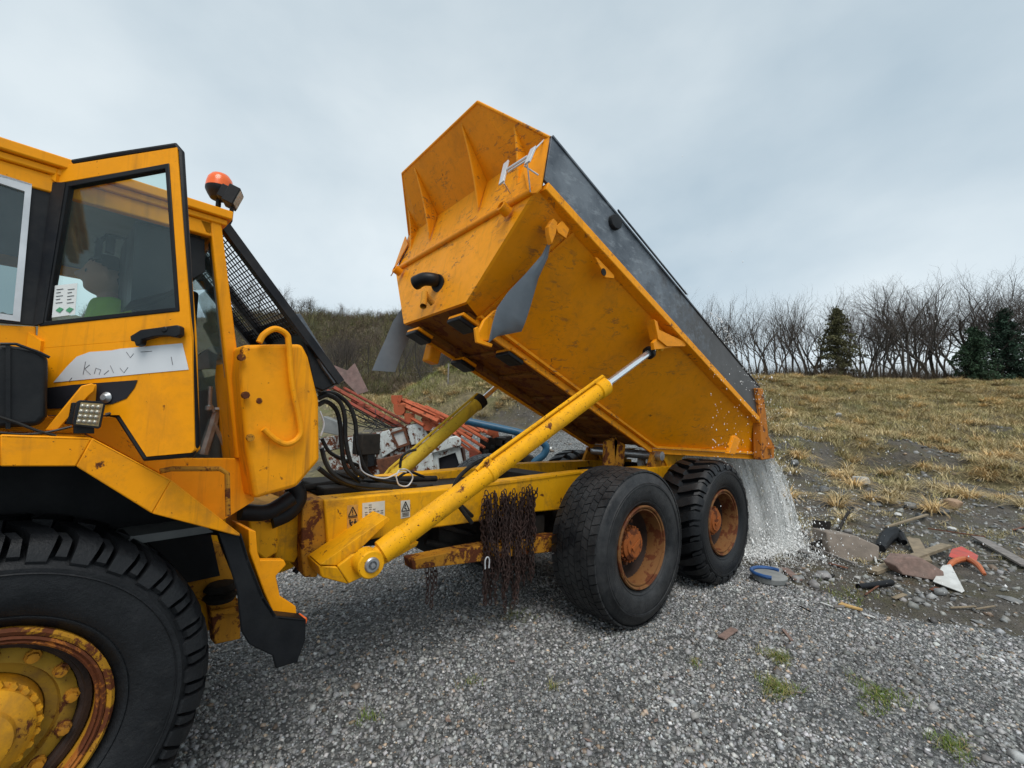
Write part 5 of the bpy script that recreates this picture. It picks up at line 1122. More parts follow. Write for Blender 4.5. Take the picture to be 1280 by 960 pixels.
mb = MB(); mb.tube([W(x, y, .9) for x, y in ((500, 585), (502, 572), (510, 565), (520, 562))], .012, 8, sub=4); mb.tube([W(x, y, .62) for x, y in ((566, 612), (575, 595), (598, 577), (625, 570))], .018, 8, sub=4)
mb.tube([W(x, y, .5) for x, y in ((470, 688), (490, 668), (520, 650), (548, 640))], .02, 8, sub=4); mb.build('hydraulic_hose', M['hose'], truck)
mb = MB(); mb.bx(-2.75, -2.35, 1.0, 1.7, 1.352, 1.42); mb.bx(-2.6, -2.45, 1.1, 1.3, 1.42, 1.52); mb.tube([(-2.9, 1.2, 1.4), (-2.4, 1.25, 1.43), (-1.6, 1.3, 1.38)], .03, 8)
mb.build('valve_block', M['dark'], truck, bevel=.01)
mb = MB(); mb.box(FY(458, 555, 1.0), FV(.09, 0, 0), FV(0, .08, 0), FV(0, 0, .09)); mb.tube([FY(455, 565, 1.0), FY(456, 600, 1.0)], .03, 8); mb.build('hydraulic_filter', M['dark'], truck, bevel=.01)

# ================================================================== THINGS AROUND THE TRUCK
# ---------------- tyre chains hung on the beam
cx0, cx1 = W(600, 640, .68)[0], W(664, 640, .68)[0]
def link_ring(c, t, n_, L_=.030, w_=.017, r_=.0052, ns=8, nr_=4):
    V, Fc = [], []; b = np.cross(t, n_)
    for i in range(ns):
        a = 6.283 * i / ns; p = c + t * L_ * math.cos(a) + b * w_ * math.sin(a); ra = unit(t * math.cos(a) + b * math.sin(a))
        for j in range(nr_): q = 6.283 * j / nr_; V.append(p + r_ * (math.cos(q) * ra + math.sin(q) * n_))
    for i in range(ns):
        for j in range(nr_): Fc.append((i * nr_ + j, i * nr_ + (j + 1) % nr_, ((i + 1) % ns) * nr_ + (j + 1) % nr_, ((i + 1) % ns) * nr_ + j))
    return V, Fc
mb = MB()
def strand(P):
    P = [np.asarray(p, float) for p in P]; seg = [np.linalg.norm(b - a) for a, b in zip(P[:-1], P[1:])]; tot = sum(seg); s_ = 0; k = 0; tw = rng.uniform(0, 3)
    while s_ < tot:
        q = s_; i = 0
        while i < len(seg) - 1 and q > seg[i]: q -= seg[i]; i += 1
        t = unit(P[i + 1] - P[i]); c = P[i] + t * q; base = unit(np.cross(t, (math.sin(tw), math.cos(tw), .1))); n_ = base if k % 2 else np.cross(t, base)
        mb.add(*link_ring(c, t, unit(n_ + rng.normal(0, .25, 3)))); s_ += .046; k += 1
nst = 44
for i in range(nst):
    f = i / (nst - 1); x = cx0 + (cx1 - cx0) * (.02 + .96 * rng.random()); fx = (x - cx0) / (cx1 - cx0); y = rng.uniform(.60, .725)
    z0 = 1.27 + rng.uniform(-.05, .05) - .10 * (abs(fx - .55) < .12); ln = (.80 + .12 * math.sin(3.1 * fx + .3)) * rng.uniform(.70, 1.04)
    zs_ = np.linspace(z0, z0 - ln, 7); strand([(x + .028 * math.sin(4 * t + i) + rng.normal(0, .012), y + rng.normal(0, .012), t) for t in zs_])
for i in range(12):
    a, b = sorted(rng.uniform(0, 1, 2)); xa, xb = cx0 + (cx1 - cx0) * a, cx0 + (cx1 - cx0) * b; zt = 1.24; dp = rng.uniform(.25, .75); y = rng.uniform(.59, .66)
    strand([(xa, y, zt), (xa + (xb - xa) * .15, y, zt - dp * .6), ((xa + xb) / 2, y, zt - dp), (xb - (xb - xa) * .15, y, zt - dp * .6), (xb, y, zt)])
for x, l_ in ((-2.02, .28), (-1.98, .34), (-1.95, .22)): strand([(x, .70, .80), (x + .02, .70, .80 - l_ * .5), (x + .01, .69, .80 - l_)])
ch = tag(mb.build('tyre_chain', M['chain'], ang=60), 'bundle of brown rusty tyre chains hung over the yellow chassis beam', 'tyre chain')
mb = MB(); c = W(609, 703, .575); mb.tube([c + (-.02, 0, -.05), c + (-.022, 0, .02), c + (0, 0, .045), c + (.022, 0, .02), c + (.02, 0, -.05)], .006, 8, sub=3); mb.build('shackle', M['alu'], ch)

# ---------------- water falling from the tail
s = NT('water_sheet'); s.t.nodes.remove(s.p); tr = s.n('ShaderNodeBsdfTransparent'); df = s.n('ShaderNodeBsdfPrincipled'); df.inputs['Base Color'].default_value = (.88, .88, .86, 1); df.inputs['Roughness'].default_value = .25
m_ = s.n('ShaderNodeMixShader'); st = s.noise(s.world((16, 30, 1.6)), 1, 7, .72, .5); s2 = s.noise(s.world((30, 40, 18)), 1, 5, .75)
s.l(s.step(s.math('ADD', st, s.math('MULTIPLY', s2, .55)), .66, .82, .06, .92), m_.inputs[0]); s.l(tr.outputs[0], m_.inputs[1]); s.l(df.outputs[0], m_.inputs[2]); s.l(m_.outputs[0], s.out.inputs[0]); M['water'] = s.m
s = NT('water_drop'); M['drop'] = s.fin((.88, .89, .88), .2)
def sheet(y0, y1, v0, off, nu=60, nv=30, t1=.56):
    u = np.linspace(0, 1, nu); t = np.linspace(0, t1, nv); U, T = np.meshgrid(u, t, indexing='ij'); Y = y0 + (y1 - y0) * U; amp = .02 + .16 * T
    X = 3.10 + off + v0 * T * (1 + .12 * np.sin(U * 21)) + amp * .5 * np.sin(U * 37 + T * 6) ; Zz = 1.50 - 4.9 * T ** 2 - .1 * T; Y = Y + amp * .4 * np.sin(U * 50 + T * 9)
    V = np.stack([X, Y, Zz], -1).reshape(-1, 3); ix = np.arange(nu * nv).reshape(nu, nv); return V, np.stack([ix[:-1, :-1], ix[1:, :-1], ix[1:, 1:], ix[:-1, 1:]], -1).reshape(-1, 4)
Vs, Fs = [], []; o = 0
for a in ((.02, 1.7, 1.25, .02), (.05, 1.6, 1.0, -.03), (.0, .35, 2.3, .05), (.3, 2.2, .8, -.08)):
    v_, f_ = sheet(*a); Vs.append(v_); Fs.append(f_ + o); o += len(v_)
tag(fast_mesh('falling_water', np.concatenate(Vs), np.concatenate(Fs), M['water'], smooth=True), kind='stuff')
def drops(name, P, r_, dirs=None):
    n = len(P); b = np.array([(1, 0, 0), (-1, 0, 0), (0, 1, 0), (0, -1, 0), (0, 0, 2.2), (0, 0, -2.2)], float); V = P[:, None] + b[None] * r_[:, None, None] * rng.uniform(.6, 1.3, (n, 6, 1))
    f = np.array([(0, 2, 4), (2, 1, 4), (1, 3, 4), (3, 0, 4), (2, 0, 5), (1, 2, 5), (3, 1, 5), (0, 3, 5)]); return fast_mesh(name, V.reshape(-1, 3), (f[None] + (np.arange(n) * 6)[:, None, None]).reshape(-1, 3), M['drop'], smooth=True)
n = 15000; t = .57 * rng.random(n) ** .7; y = rng.exponential(.60, n); y = np.where(y > 2.3, rng.uniform(0, 2.3, n), y); v0 = rng.uniform(.7, 1.8, n) + .7 * (y < .3) * rng.random(n)
P = np.stack([3.10 + v0 * t + rng.normal(0, .03, n), y + rng.normal(0, .05 + .05 * t, n), 1.5 - 4.9 * t ** 2 + rng.normal(0, .02, n)], -1)
n2 = 46000; a = rng.uniform(0, 6.28, n2); vr = rng.exponential(1.0, n2); vz = rng.exponential(1.25, n2); tt = rng.random(n2) * vz / 4.9; src = np.stack([3.85 + rng.normal(0, .34, n2), .40 + rng.exponential(.5, n2) - .35, np.zeros(n2) + .05], -1)
P2 = src + np.stack([np.cos(a) * vr * tt, np.sin(a) * vr * tt, vz * tt - 4.9 * tt ** 2], -1)
n3 = 26000; a = rng.uniform(0, 6.28, n3); r_ = rng.exponential(.38, n3); P3 = np.stack([3.85 + r_ * np.cos(a) * 1.3, .45 + r_ * np.sin(a) * 1.1, np.zeros(n3)], -1); P3[:, 2] = height(P3[:, 0], P3[:, 1]) + .01 + rng.random(n3) * .05
tag(drops('water_spray', np.concatenate([P, P2, P3]), np.concatenate([rng.uniform(.001, .0042, n) * rng.lognormal(0, .4, n), rng.uniform(.0018, .0055, n2) * rng.lognormal(0, .55, n2), rng.uniform(.0015, .006, n3)])), kind='stuff')
fc = np.array([3.95, .42]); gr = np.linspace(0, 1, 40); ga = np.linspace(0, 2 * math.pi, 97)[:-1]; GR, GA = np.meshgrid(gr, ga, indexing='ij'); rr_ = GR * (.95 + .22 * np.sin(3 * GA) + .12 * np.sin(7 * GA + 1)); fx_ = fc[0] + rr_ * np.cos(GA) * 1.15; fy_ = fc[1] + rr_ * np.sin(GA)
fz_ = height(fx_, fy_) + .012 + .10 * np.exp(-(rr_ / .45) ** 2) * (1 + .5 * lump(fx_, fy_, .25, 3)) + .012 * lump(fx_, fy_, .12, 3) * (rr_ < .8); ix = np.arange(40 * 96).reshape(40, 96); Fw = np.stack([ix[:-1], ix[1:], np.roll(ix, -1, 1)[1:], np.roll(ix, -1, 1)[:-1]], -1).reshape(-1, 4)
s = NT('churned_water'); v = s.world(); fo = s.noise(v, 9, 9, .78, .8); c = s.ramp(fo, [(.42, (.10, .095, .08)), (.52, (.30, .295, .27)), (.60, (.72, .72, .70))]); s.bump(fo, .6, .03); s.fin(c, .12)
trn = s.n('ShaderNodeBsdfTransparent'); mxs = s.n('ShaderNodeMixShader'); gm = s.n('ShaderNodeVertexColor', layer_name='tint'); s.l(s.step(s.math('ADD', gm.outputs[0], s.math('MULTIPLY', s.math('SUBTRACT', s.noise(v, 5, 7, .75), .5), 1.6)), .35, .55), mxs.inputs[0]); s.l(trn.outputs[0], mxs.inputs[1]); s.l(s.p.outputs[0], mxs.inputs[2]); s.l(mxs.outputs[0], s.out.inputs[0])
tag(fast_mesh('water_pool', np.stack([fx_, fy_, fz_], -1).reshape(-1, 3), Fw, s.m, attr=np.repeat((1 - GR).reshape(-1, 1), 3, 1), smooth=True), kind='structure')
P = []
for i in range(230):
    f = rng.random(); px, py = 892 + 100 * f + rng.normal(0, 3 + 4 * f), 402 + 70 * f + 62 * f * f + rng.normal(0, 5 + 4 * f); P.append(W(px - 22 * f, py, -.12 + rng.normal(0, .03)))
for i in range(130): P.append(W(rng.uniform(885, 962), rng.uniform(455, 585), rng.uniform(-.3, -.06)))
for i in range(90):
    f = rng.random(); P.append(W(888 + 40 * f, 393 + 75 * f * f + rng.normal(0, 2), .05))
tag(drops('water_drips', np.array(P), rng.uniform(.002, .0055, len(P))), kind='stuff')

# ---------------- rocks
def rock_mb(c, sx, sy, sz, seed, rz=0.):
    r = np.random.default_rng(seed); bm_ = bmesh.new(); bmesh.ops.create_icosphere(bm_, subdivisions=3, radius=1); V = np.array([v.co[:] for v in bm_.verts]); Fc = [tuple(v.index for v in f.verts) for f in bm_.faces]; bm_.free()
    for _ in range(13):
        n_ = unit(r.normal(0, 1, 3)); h = r.uniform(.55, .85); dd_ = V @ n_ - h; V -= np.outer(np.maximum(dd_, 0), n_)
    V += r.normal(0, .012, V.shape); V *= (sx, sy, sz); ca_, sa_ = math.cos(rz), math.sin(rz); X = V[:, 0] * ca_ - V[:, 1] * sa_; Y = V[:, 0] * sa_ + V[:, 1] * ca_
    V = np.stack([X, Y, V[:, 2]], -1) + c; mb = MB(); mb.add(V, Fc); return mb
rk = {'grey': simple('rock_grey', (.20, .205, .205), .8, 0, .35, 12, .3, .4), 'pale': simple('rock_pale', (.42, .42, .40), .75, 0, .35, 14, .3, .4), 'dark': simple('rock_dark', (.10, .105, .108), .75, 0, .35, 12, .3, .4), 'tan': simple('rock_tan', (.36, .23, .14), .8, 0, .3, 12, .3, .4), 'white': simple('rock_white', (.55, .55, .53), .7, 0, .2, 14, .2, .3)}
def rock(px, py, wpx, m, seed, label, group=None, fl=.62):
    p = place(px, py + wpx * .2); dpt = (p - CP) @ CF; w_ = wpx / FOC * dpt / 2
    o = rock_mb(p + (0, 0, w_ * fl * .45), w_, w_ * .75, w_ * fl, seed, -.7 + seed * .13).build('rock', rk[m], ang=25); tag(o, label, 'rock', group)
rock(1073, 600, 27, 'pale', 1, 'largest pale streaked rock on the bare slope behind the truck')
rock(1031, 611, 18, 'dark', 2, 'dark rock left of the large pale streaked rock')
rock(1138, 631, 19, 'grey', 3, 'rounded light grey rock left of the small tan rock')
rock(1157, 633, 13, 'tan', 4, 'small tan rock between the grey rock and the orange tan one')
rock(1191, 630, 29, 'tan', 5, 'long orange tan rock lying on dark rocks')
rock(1178, 637, 20, 'dark', 6, 'dark rock under the long orange tan rock')
rock(1123, 643, 11, 'white', 7, 'small bright white rock below the rounded light grey rock')
rock(1189, 661, 14, 'white', 8, 'white rock below the orange tan rock, above the loose boards')
rock(1151, 645, 16, 'dark', 9, 'dark flat rock between the two white rocks')
rock(994, 578, 15, 'grey', 10, 'grey rock on the slope just right of the falling water')
rock(1048, 518, 9, 'pale', 12, 'small pale rock high on the grassy slope')
rock(1262, 745, 26, 'grey', 13, 'flat grey rock at the right edge of the rubble', None, .25)
rock(1222, 775, 16, 'grey', 14, 'flat grey stone at the edge of the gravel, right', None, .25)
rock(1094, 627, 20, 'grey', 15, 'flat grey slab sunk in the mossy ground left of the rock cluster', None, .25)
for i in range(34):
    px, py = rng.uniform(985, 1275), rng.uniform(585, 770)
    rock(px, py, rng.uniform(4, 9), ['grey', 'pale', 'dark', 'grey'][i % 4], 40 + i, 'fist sized stone half sunk in the rubble behind the truck', 'small stones in the rubble')
# ---------------- rubbish on the rubble ground
def GP(px, py, up_=0.): p = place(px, py); return p + (0, 0, up_)
def bar(px0, px1, w_, th, mat, name, label, cat, up0=.02, up1=.02, group=None, taper=1.):
    a, b = GP(*px0, up0), GP(*px1, up1); t = unit(b - a); sdv = unit(np.cross(t, (0, 0, 1))); n_ = np.cross(sdv, t); mb = MB()
    q = [a - sdv * w_ / 2, a + sdv * w_ / 2, b + sdv * w_ / 2 * taper, b - sdv * w_ / 2 * taper]; mb.prism(q, n_ * th); return tag(mb.build(name, mat, bevel=.003), label, cat, group)
bar((1090, 719), (1184, 692), .12, .045, M['wood'], 'plank', 'pale broken wooden plank lying across other boards', 'plank', .02, .10)
bar((1142, 684), (1156, 706), .16, .03, M['wood'], 'plank', 'short pale board standing under the broken plank', 'plank', .12, .04)
bar((1222, 677), (1286, 712), .15, .03, M['woodgrey'], 'plank', 'long grey weathered board at the right edge', 'plank', .06, .03)
bar((1108, 663), (1160, 652), .05, .03, M['wood'], 'plank', 'thin pale stick above the black rubber scrap', 'plank', .05, .12)
bar((1012, 688), (1070, 709), .035, .03, M['woodgrey'], 'stick', 'thin grey stick in front of the brown block', 'stick', .05, .02)
bar((1160, 666), (1232, 674), .02, .02, M['rust'], 'metal_rod', 'thin rusty rod lying towards the grey board', 'metal rod', .07, .03)
bar((1048, 668), (1062, 655), .04, .04, M['dark'], 'metal_stub', 'dark broken stub poking up behind the brown block', 'scrap piece', .05, .22)
bar((1014, 674), (1018, 690), .03, .02, M['wood'], 'stick', 'short upright pale stick left of the brown block', 'stick', .12, .02)
bar((1026, 755), (1052, 764), .03, .012, M['white'], 'splinter', 'white splinter lying on the gravel edge', 'splinter', .01, .01)
bar((1050, 757), (1078, 766), .09, .02, simple('raw_wood', (.52, .33, .12), .8, 0, .3), 'splinter', 'yellow wood splinter beside the white one on the gravel edge', 'splinter', .01, .02, None, .4)
bar((1078, 769), (1094, 774), .03, .01, M['white'], 'splinter', 'small white strip right of the yellow splinter', 'splinter', .01, .01)
bar((980, 714), (998, 728), .10, .02, M['brick'], 'scrap_strip', 'reddish scrap strip right of the blue lid', 'scrap piece', .03, .02)
bar((902, 800), (918, 789), .07, .015, M['brick'], 'bark_piece', 'brown bark piece lying on the gravel', 'bark piece', .01, .015)
bar((979, 789), (990, 803), .03, .012, M['brick'], 'bark_piece', 'narrow dark brown bark strip on the gravel near weeds', 'bark piece', .01, .01)
bar((1000, 664), (1024, 682), .05, .03, M['concrete'], 'scrap_strip', 'muddy strip near the splashing water', 'scrap piece', .02, .04)
# brown block
p = GP(1070, 700); t = unit(np.array([HR[0], HR[1], 0])); f_ = np.array([HF[0], HF[1], 0]); mb = MB(); w_ = .36
mb.prism([p + t * a + f_ * b + (0, 0, c) for a, b, c in ((-.33, .05, -.02), (.30, -.05, -.02), (.36, .0, .20), (.10, .10, .32), (-.30, .16, .36))], f_ * .34 + np.array([.02, 0, -.02]))
tag(mb.build('concrete_block', M['concrete'], bevel=.02), 'big brownish broken concrete block on the rubble', 'concrete block')
p = GP(1030, 690); mb = rock_mb(p + (0, 0, .10), .22, .2, .15, 77); tag(mb.build('charred_lump', M['dark'], ang=25), 'black charred lump left of the brown block', 'charred lump')
mb = MB(); p = GP(1028, 680, .18); mb.prism([p + t * a + (0, 0, c) for a, c in ((-.14, 0), (.14, .02), (.16, .18), (-.12, .2))], f_ * .03); tag(mb.build('metal_plate', M['dark'], bevel=.004), 'small dark metal plate upright over the charred lump', 'metal plate')
mb = MB(); mb.tube([GP(1100, 690, .05), GP(1108, 682, .12), GP(1120, 677, .13), GP(1130, 682, .05)], [.07, .10, .12, .05], 10, sub=3); tag(mb.build('rubber_scrap', M['rub']), 'crumpled black rubber scrap behind the pale plank', 'rubber scrap')
mb = MB(); mb.tube([GP(1094, 702, .06), GP(1098, 708, .03), GP(1118, 708, .05), GP(1140, 700, .07)], .014, 8, sub=5); tag(mb.build('white_tube', M['white']), 'bent white plastic tube left of the pale plank', 'tube')
mb = MB(); mb.tube([GP(1073, 737, .03), GP(1090, 736, .04), GP(1115, 732, .04)], .035, 12); tag(mb.build('black_pipe', M['rub']), 'short black pipe in front of the pale plank', 'pipe')
mb = MB(); p = GP(1160, 728); mb.prism([p + t * a + f_ * b + (0, 0, c) for a, b, c in ((-.22, .1, .05), (.22, 0, .0), (.26, .05, .12), (.05, .1, .26), (-.12, .2, .24), (-.26, .15, .15))], f_ * .2)
tag(mb.build('stone_slab', M['brick'], bevel=.015), 'pinkish grey broken slab left of the white sheet', 'broken slab')
mb = MB(); mb.prism([GP(1168, 733, .05), GP(1202, 742, .01), GP(1206, 741, .02), GP(1190, 722, .16), GP(1180, 722, .14)], (.005, .01, .008)); tag(mb.build('white_sheet', M['white']), 'torn white sheet leaning on the pinkish slab', 'sheet')
mb = MB(); mb.prism([GP(1190, 706, .10), GP(1222, 710, .10), GP(1224, 706, .13), GP(1206, 698, .16), GP(1194, 700, .14)], (.01, .03, .01)); tag(mb.build('red_plastic', M['redpl'], bevel=.004), 'red plastic shard above the orange one', 'plastic shard')
mb = MB(); P = [GP(1183, 716, .03), GP(1192, 710, .08), GP(1208, 709, .11), GP(1222, 714, .09), GP(1231, 721, .03)]
mb.tube(P, [.02, .035, .04, .035, .02], 8, sub=4); tag(mb.build('orange_plastic', M['orpl']), 'curved orange plastic strip below the red shard', 'plastic strip')
p = GP(962, 727); mb = MB(); mb.lathe(p, (0, 0, 1), [(.16, 0), (.19, .02), (.20, .08), (.17, .10), (0, .10)], 20); tub = tag(mb.build('plastic_tub', M['trim'], bevel=.004), 'grey plastic tub with blue rim beside the rear tyre', 'tub')
mb = MB(); mb.tube([p + (.20 * math.cos(a), .20 * math.sin(a), .11) for a in np.linspace(-.2, 3.6, 16)], .022, 8); mb.build('rim', M['blupl'], tub)
mb = MB(); b_ = GP(1173, 516); mb.tube([b_, b_ + (.02, 0, .35), b_ + (-.03, .02, .9)], [.012, .008, .003], 5)
for k in range(7): z = .15 + .1 * k; mb.tube([b_ + (0, 0, z), b_ + (rng.normal(0, .07), rng.normal(0, .07), z + .12)], [.005, .002], 4)
tag(mb.build('dead_stalk', bark2), 'lone thin dead stalk in the meadow', 'stalk')
# leaves fallen on the gravel
for i, (px, py) in enumerate([(840, 850), (780, 790), (735, 930), (1000, 870), (640, 830), (905, 760), (560, 905), (1115, 800), (820, 905)]):
    p = GP(px, py, .022); a = rng.uniform(0, 6.28); mb = MB(); u_ = np.array([math.cos(a), math.sin(a), .1]); v_ = np.array([-math.sin(a), math.cos(a), .2]); mb.prism([p - u_ * .03, p + v_ * .014, p + u_ * .03, p - v_ * .014], (0, 0, .002))
    tag(mb.build('dead_leaf', M['brick']), 'brown dead leaf lying on the gravel', 'leaf', 'dead leaves on the gravel')

# ---------------- scrapped machines behind the truck
def slabd(pts, d, dep, dz=0): return [D(px, py, d) for px, py in pts], CF * (1, 1, 0) * dep
def scrapbox(mb, pts, d, dep): q, v_ = slabd(pts, d, dep); mb.prism(q, v_)
g_ = empty('scrapped_cabin', place(500, 612)); tag(g_, 'white rust streaked machine cabin tipped over behind the hoses', 'scrapped cabin')
mb = MB(); scrapbox(mb, [(430, 546), (468, 541), (526, 527), (545, 548), (552, 600), (540, 625), (430, 625)], 11.2, 1.5); mb.build('cabin_body', M['wwhite2'], g_, bevel=.03)
mb = MB()
for q in ([(432, 547), (467, 543), (470, 571), (434, 578)], [(471, 541), (486, 537.5), (497, 560), (478, 572)], [(508, 533), (526, 528), (540, 553), (514, 556)]): mb.cut(); scrapbox(mb, q, 11.12, .06)
mb.build('panel', M['wwhite'], g_, bevel=.01)
mb = MB(); o_ = [D(x, y, 11.1) for x, y in ((488, 541), (506, 535), (512, 556), (496, 561))]; i_ = [D(x, y, 11.1) for x, y in ((491, 543), (504, 538.5), (509, 553.5), (498, 557.5))]; mb.frame(o_, i_, CF * .06); mb.build('window_frame', M['rust'], g_)
mb = MB(); scrapbox(mb, [(491, 543), (504, 538.5), (509, 553.5), (498, 557.5)], 11.14, .03); mb.build('window_pane', M['white'], g_)
mb = MB(); scrapbox(mb, [(449, 561), (466, 558), (468, 582), (452, 586)], 11.0, .2); mb.build('lamp_box', M['blk'], g_, bevel=.01)
g_ = empty('scrapped_cab', place(565, 615)); tag(g_, 'rusty white cab with black window openings, right of the tipped cabin', 'scrapped cab')
mb = MB(); o_ = [D(x, y, 10.6) for x, y in ((541, 566), (574, 556), (586, 612), (544, 622))]; i_ = [D(x, y, 10.6) for x, y in ((548, 573), (569, 566), (578, 593), (550, 600))]; mb.frame(o_, i_, CF * .08)
mb.prism([D(x, y, 10.55) for x, y in ((520, 572), (541, 566), (544, 622), (522, 624))], CF * .1)
mb.prism([D(x, y, 10.5) for x, y in ((538, 557), (545, 551), (570, 545), (578, 549), (576, 557), (540, 567))], CF * 1.1); mb.build('cab_shell', M['wwhite'], g_, bevel=.02)
mb = MB(); scrapbox(mb, [(524, 570), (578, 560), (584, 604), (526, 612)], 10.9, .5); mb.build('cab_interior', M['rust'], g_)
mb = MB(); scrapbox(mb, [(548, 573), (569, 566), (578, 593), (550, 600)], 10.72, .04); mb.build('opening_shade_slab', M['ink'], g_)  # black slab fills the opening in place of the unlit interior
def beam(mb, a, b, d0, d1, r_): mb.tube([D(*a, d0), D(*b, d1)], r_, 4 if r_ > .045 else 8)
def boom(label, lines, mat, joints=(), nm='drill_boom'):
    mb = MB()
    for a, b, d0, d1, r_ in lines: mb.cut() ; beam(mb, a, b, d0, d1, r_)
    ps = mb.pieces + [(mb.v, mb.f, mb.m)]; g_ = empty(nm, D(*lines[0][0], lines[0][2])); tag(g_, label, 'drill boom')
    mb.build('rail', M[mat], g_)
    for j in joints:
        mb = MB(); c = D(j[0], j[1], j[2]); mb.lathe(c, CF, [(j[3], -.08), (j[3], .08), (j[3] * .5, .1)], 10); mb.box(c + CU * j[3] * .6, CR * j[3], CU * j[3] * .35, CF * .07); mb.build('joint', M[mat], g_)
boom('long reddish orange drill boom pointing up left behind the hoses', [((404, 477), (492, 527), 12.6, 11.6, .055), ((412, 490), (498, 536), 12.5, 11.5, .035), ((416, 482), (500, 530), 12.7, 11.7, .03), ((402, 484), (470, 522), 12.4, 11.5, .05), ((430, 485), (512, 530), 12.8, 11.8, .045), ((440, 500), (505, 535), 12.2, 11.4, .06)], 'boomdark', ((452, 508, 11.9, .09),))
boom('bright orange drill boom with hydraulic cylinders above the white cabin', [((496, 497), (556, 524), 11.4, 10.8, .05), ((500, 505), (548, 527), 11.3, 10.8, .075), ((506, 500), (580, 532), 11.5, 10.8, .05), ((522, 512), (590, 545), 11.3, 10.6, .05), ((532, 508), (600, 540), 11.6, 10.8, .04), ((528, 524), (575, 545), 11.2, 10.6, .06), ((520, 505), (575, 529), 11.2, 10.6, .04), ((499, 514), (530, 532), 11.3, 11, .05)], 'boom', ((496, 500, 11.3, .13), (500, 512, 11.2, .15), (535, 532, 11.1, .13), (560, 540, 11.0, .10), (512, 522, 11.2, .12), (548, 522, 10.9, .08)))
boom('bundle of red drill rails just left of the near tipping cylinder', [((574, 530), (610, 551), 10.6, 10.2, .045), ((566, 548), (598, 570), 10.7, 10.3, .04), ((580, 524), (616, 545), 10.7, 10.3, .04), ((571, 538), (606, 560), 10.6, 10.2, .04), ((572, 546), (600, 566), 10.6, 10.2, .035), ((590, 528), (604, 540), 10.6, 10.2, .03)], 'boom')
boom('dark thin drill rod pair running below the long reddish boom', [((425, 508), (476, 535), 12, 11.5, .018), ((432, 505), (482, 533), 12, 11.5, .018), ((440, 503), (488, 535), 12, 11.5, .018)], 'blk', nm='drill_rod')
for i, (pts, d, dep, mt, lb) in enumerate([
    ([(410, 572), (452, 566), (456, 582), (414, 590)], 10.9, .5, 'wwhite2', 'low rusty white panel lying below the tipped cabin'),
    ([(470, 575), (500, 568), (524, 596), (478, 606)], 10.4, .4, 'rust', 'brown rusted sheet leaning between the two scrapped cabs'),
    ([(586, 560), (602, 566), (604, 598), (588, 600)], 10.2, .3, 'boomdark', 'dark red machine frame piece right of the rusty white cab'),
    ([(640, 560), (668, 572), (664, 596), (640, 596)], 10.6, .5, 'dark', 'greasy black housing behind the near cylinder pipe'),
    ([(404, 520), (428, 530), (430, 546), (402, 540)], 12.4, .3, 'trim', 'grey crumpled sheet behind the hoses'),
    ([(530, 540), (556, 534), (562, 548), (538, 556)], 11.6, .3, 'wwhite', 'white dented panel behind the rusty white cab')]):
    mb = MB(); scrapbox(mb, pts, d, dep); tag(mb.build('scrap_sheet', M[mt], bevel=.02), lb, 'scrap sheet')
mb = MB()
for k in range(26):
    a_ = D(rng.uniform(425, 500), rng.uniform(505, 530), 11.8); b_ = D(rng.uniform(450, 520), rng.uniform(530, 545), 11.2); mb.tube([a_, (a_ + b_) / 2 + (0, 0, rng.uniform(-.15, .1)), b_], .008, 4, sub=3)
tag(mb.build('wire_tangle', M['hose']), 'tangle of thin black wires hanging below the long reddish boom', 'wire')
for k in range(26):
    px, py = rng.uniform(955, 1270), rng.uniform(655, 765); an = rng.uniform(-1, 1); ln = rng.uniform(10, 34)
    bar((px, py), (px + ln * math.cos(an), py + ln * math.sin(an) * .5), rng.uniform(.015, .05), .012, M[['wood', 'woodgrey', 'dark', 'rust'][k % 4]], 'broken_stick', 'small broken stick or strip among the rubbish behind the rear tyre', 'stick', .02, rng.uniform(.01, .06), 'broken sticks in the rubbish')
g_ = empty('scrap_engine', place(620, 600)); tag(g_, 'dark greasy engine block with orange bracket under the blue hose', 'scrap engine')
mb = MB(); scrapbox(mb, [(600, 548), (640, 545), (650, 600), (596, 605)], 10.4, .6)
for k in range(14): c = D(rng.uniform(600, 650), rng.uniform(545, 600), 10.3); mb.box(c, CR * rng.uniform(.04, .12), CU * rng.uniform(.03, .1), CF * .1)
mb.build('engine_block', M['dark'], g_, bevel=.01)
mb = MB(); scrapbox(mb, [(611, 530), (621, 532), (624, 546), (616, 548), (609, 541)], 10.1, .12); mb.build('bracket', M['boom'], g_, bevel=.01)
mb = MB(); mb.tube([D(x, y, 9.9) for x, y in ((582, 526), (600, 530), (628, 536), (650, 541), (668, 548), (682, 557), (680, 568), (668, 578), (663, 590))], .085, 12, sub=4); tag(mb.build('blue_hose', M['blue']), 'thick blue hose arching over the scrap beside the tipping cylinder', 'hose')
mb = MB(); scrapbox(mb, [(408, 453), (434, 463), (443, 454), (460, 489), (447, 493)], 9.6, .03); tag(mb.build('rusty_plate', simple('rust_sheet', (.27, .17, .15), .75, 0, .4, 9, .3, .3)), 'bent rusty plate sticking up behind the black duct', 'metal plate')
mb = MB(); scrapbox(mb, [(398, 548), (415, 545), (418, 562), (400, 566)], 11.6, .5); tag(mb.build('scrap_box', M['wwhite2'], bevel=.02), 'small rusty white box left of the tipped cabin', 'scrap box')
# fence wires on the far field edge
mb = MB()
for x in (505, 560, 610): p = place(x, 480); mb.tube([p, p + (0, 0, 1.1)], .04, 6)
a, b = place(500, 480) + (0, 0, 1), place(625, 484) + (0, 0, 1)
for k in (0, .35): mb.tube([a - (0, 0, k), b - (0, 0, k)], .012, 4)
tag(mb.build('wire_fence', M['woodgrey']), 'low wire fence along the foot of the scrub hill', 'fence')

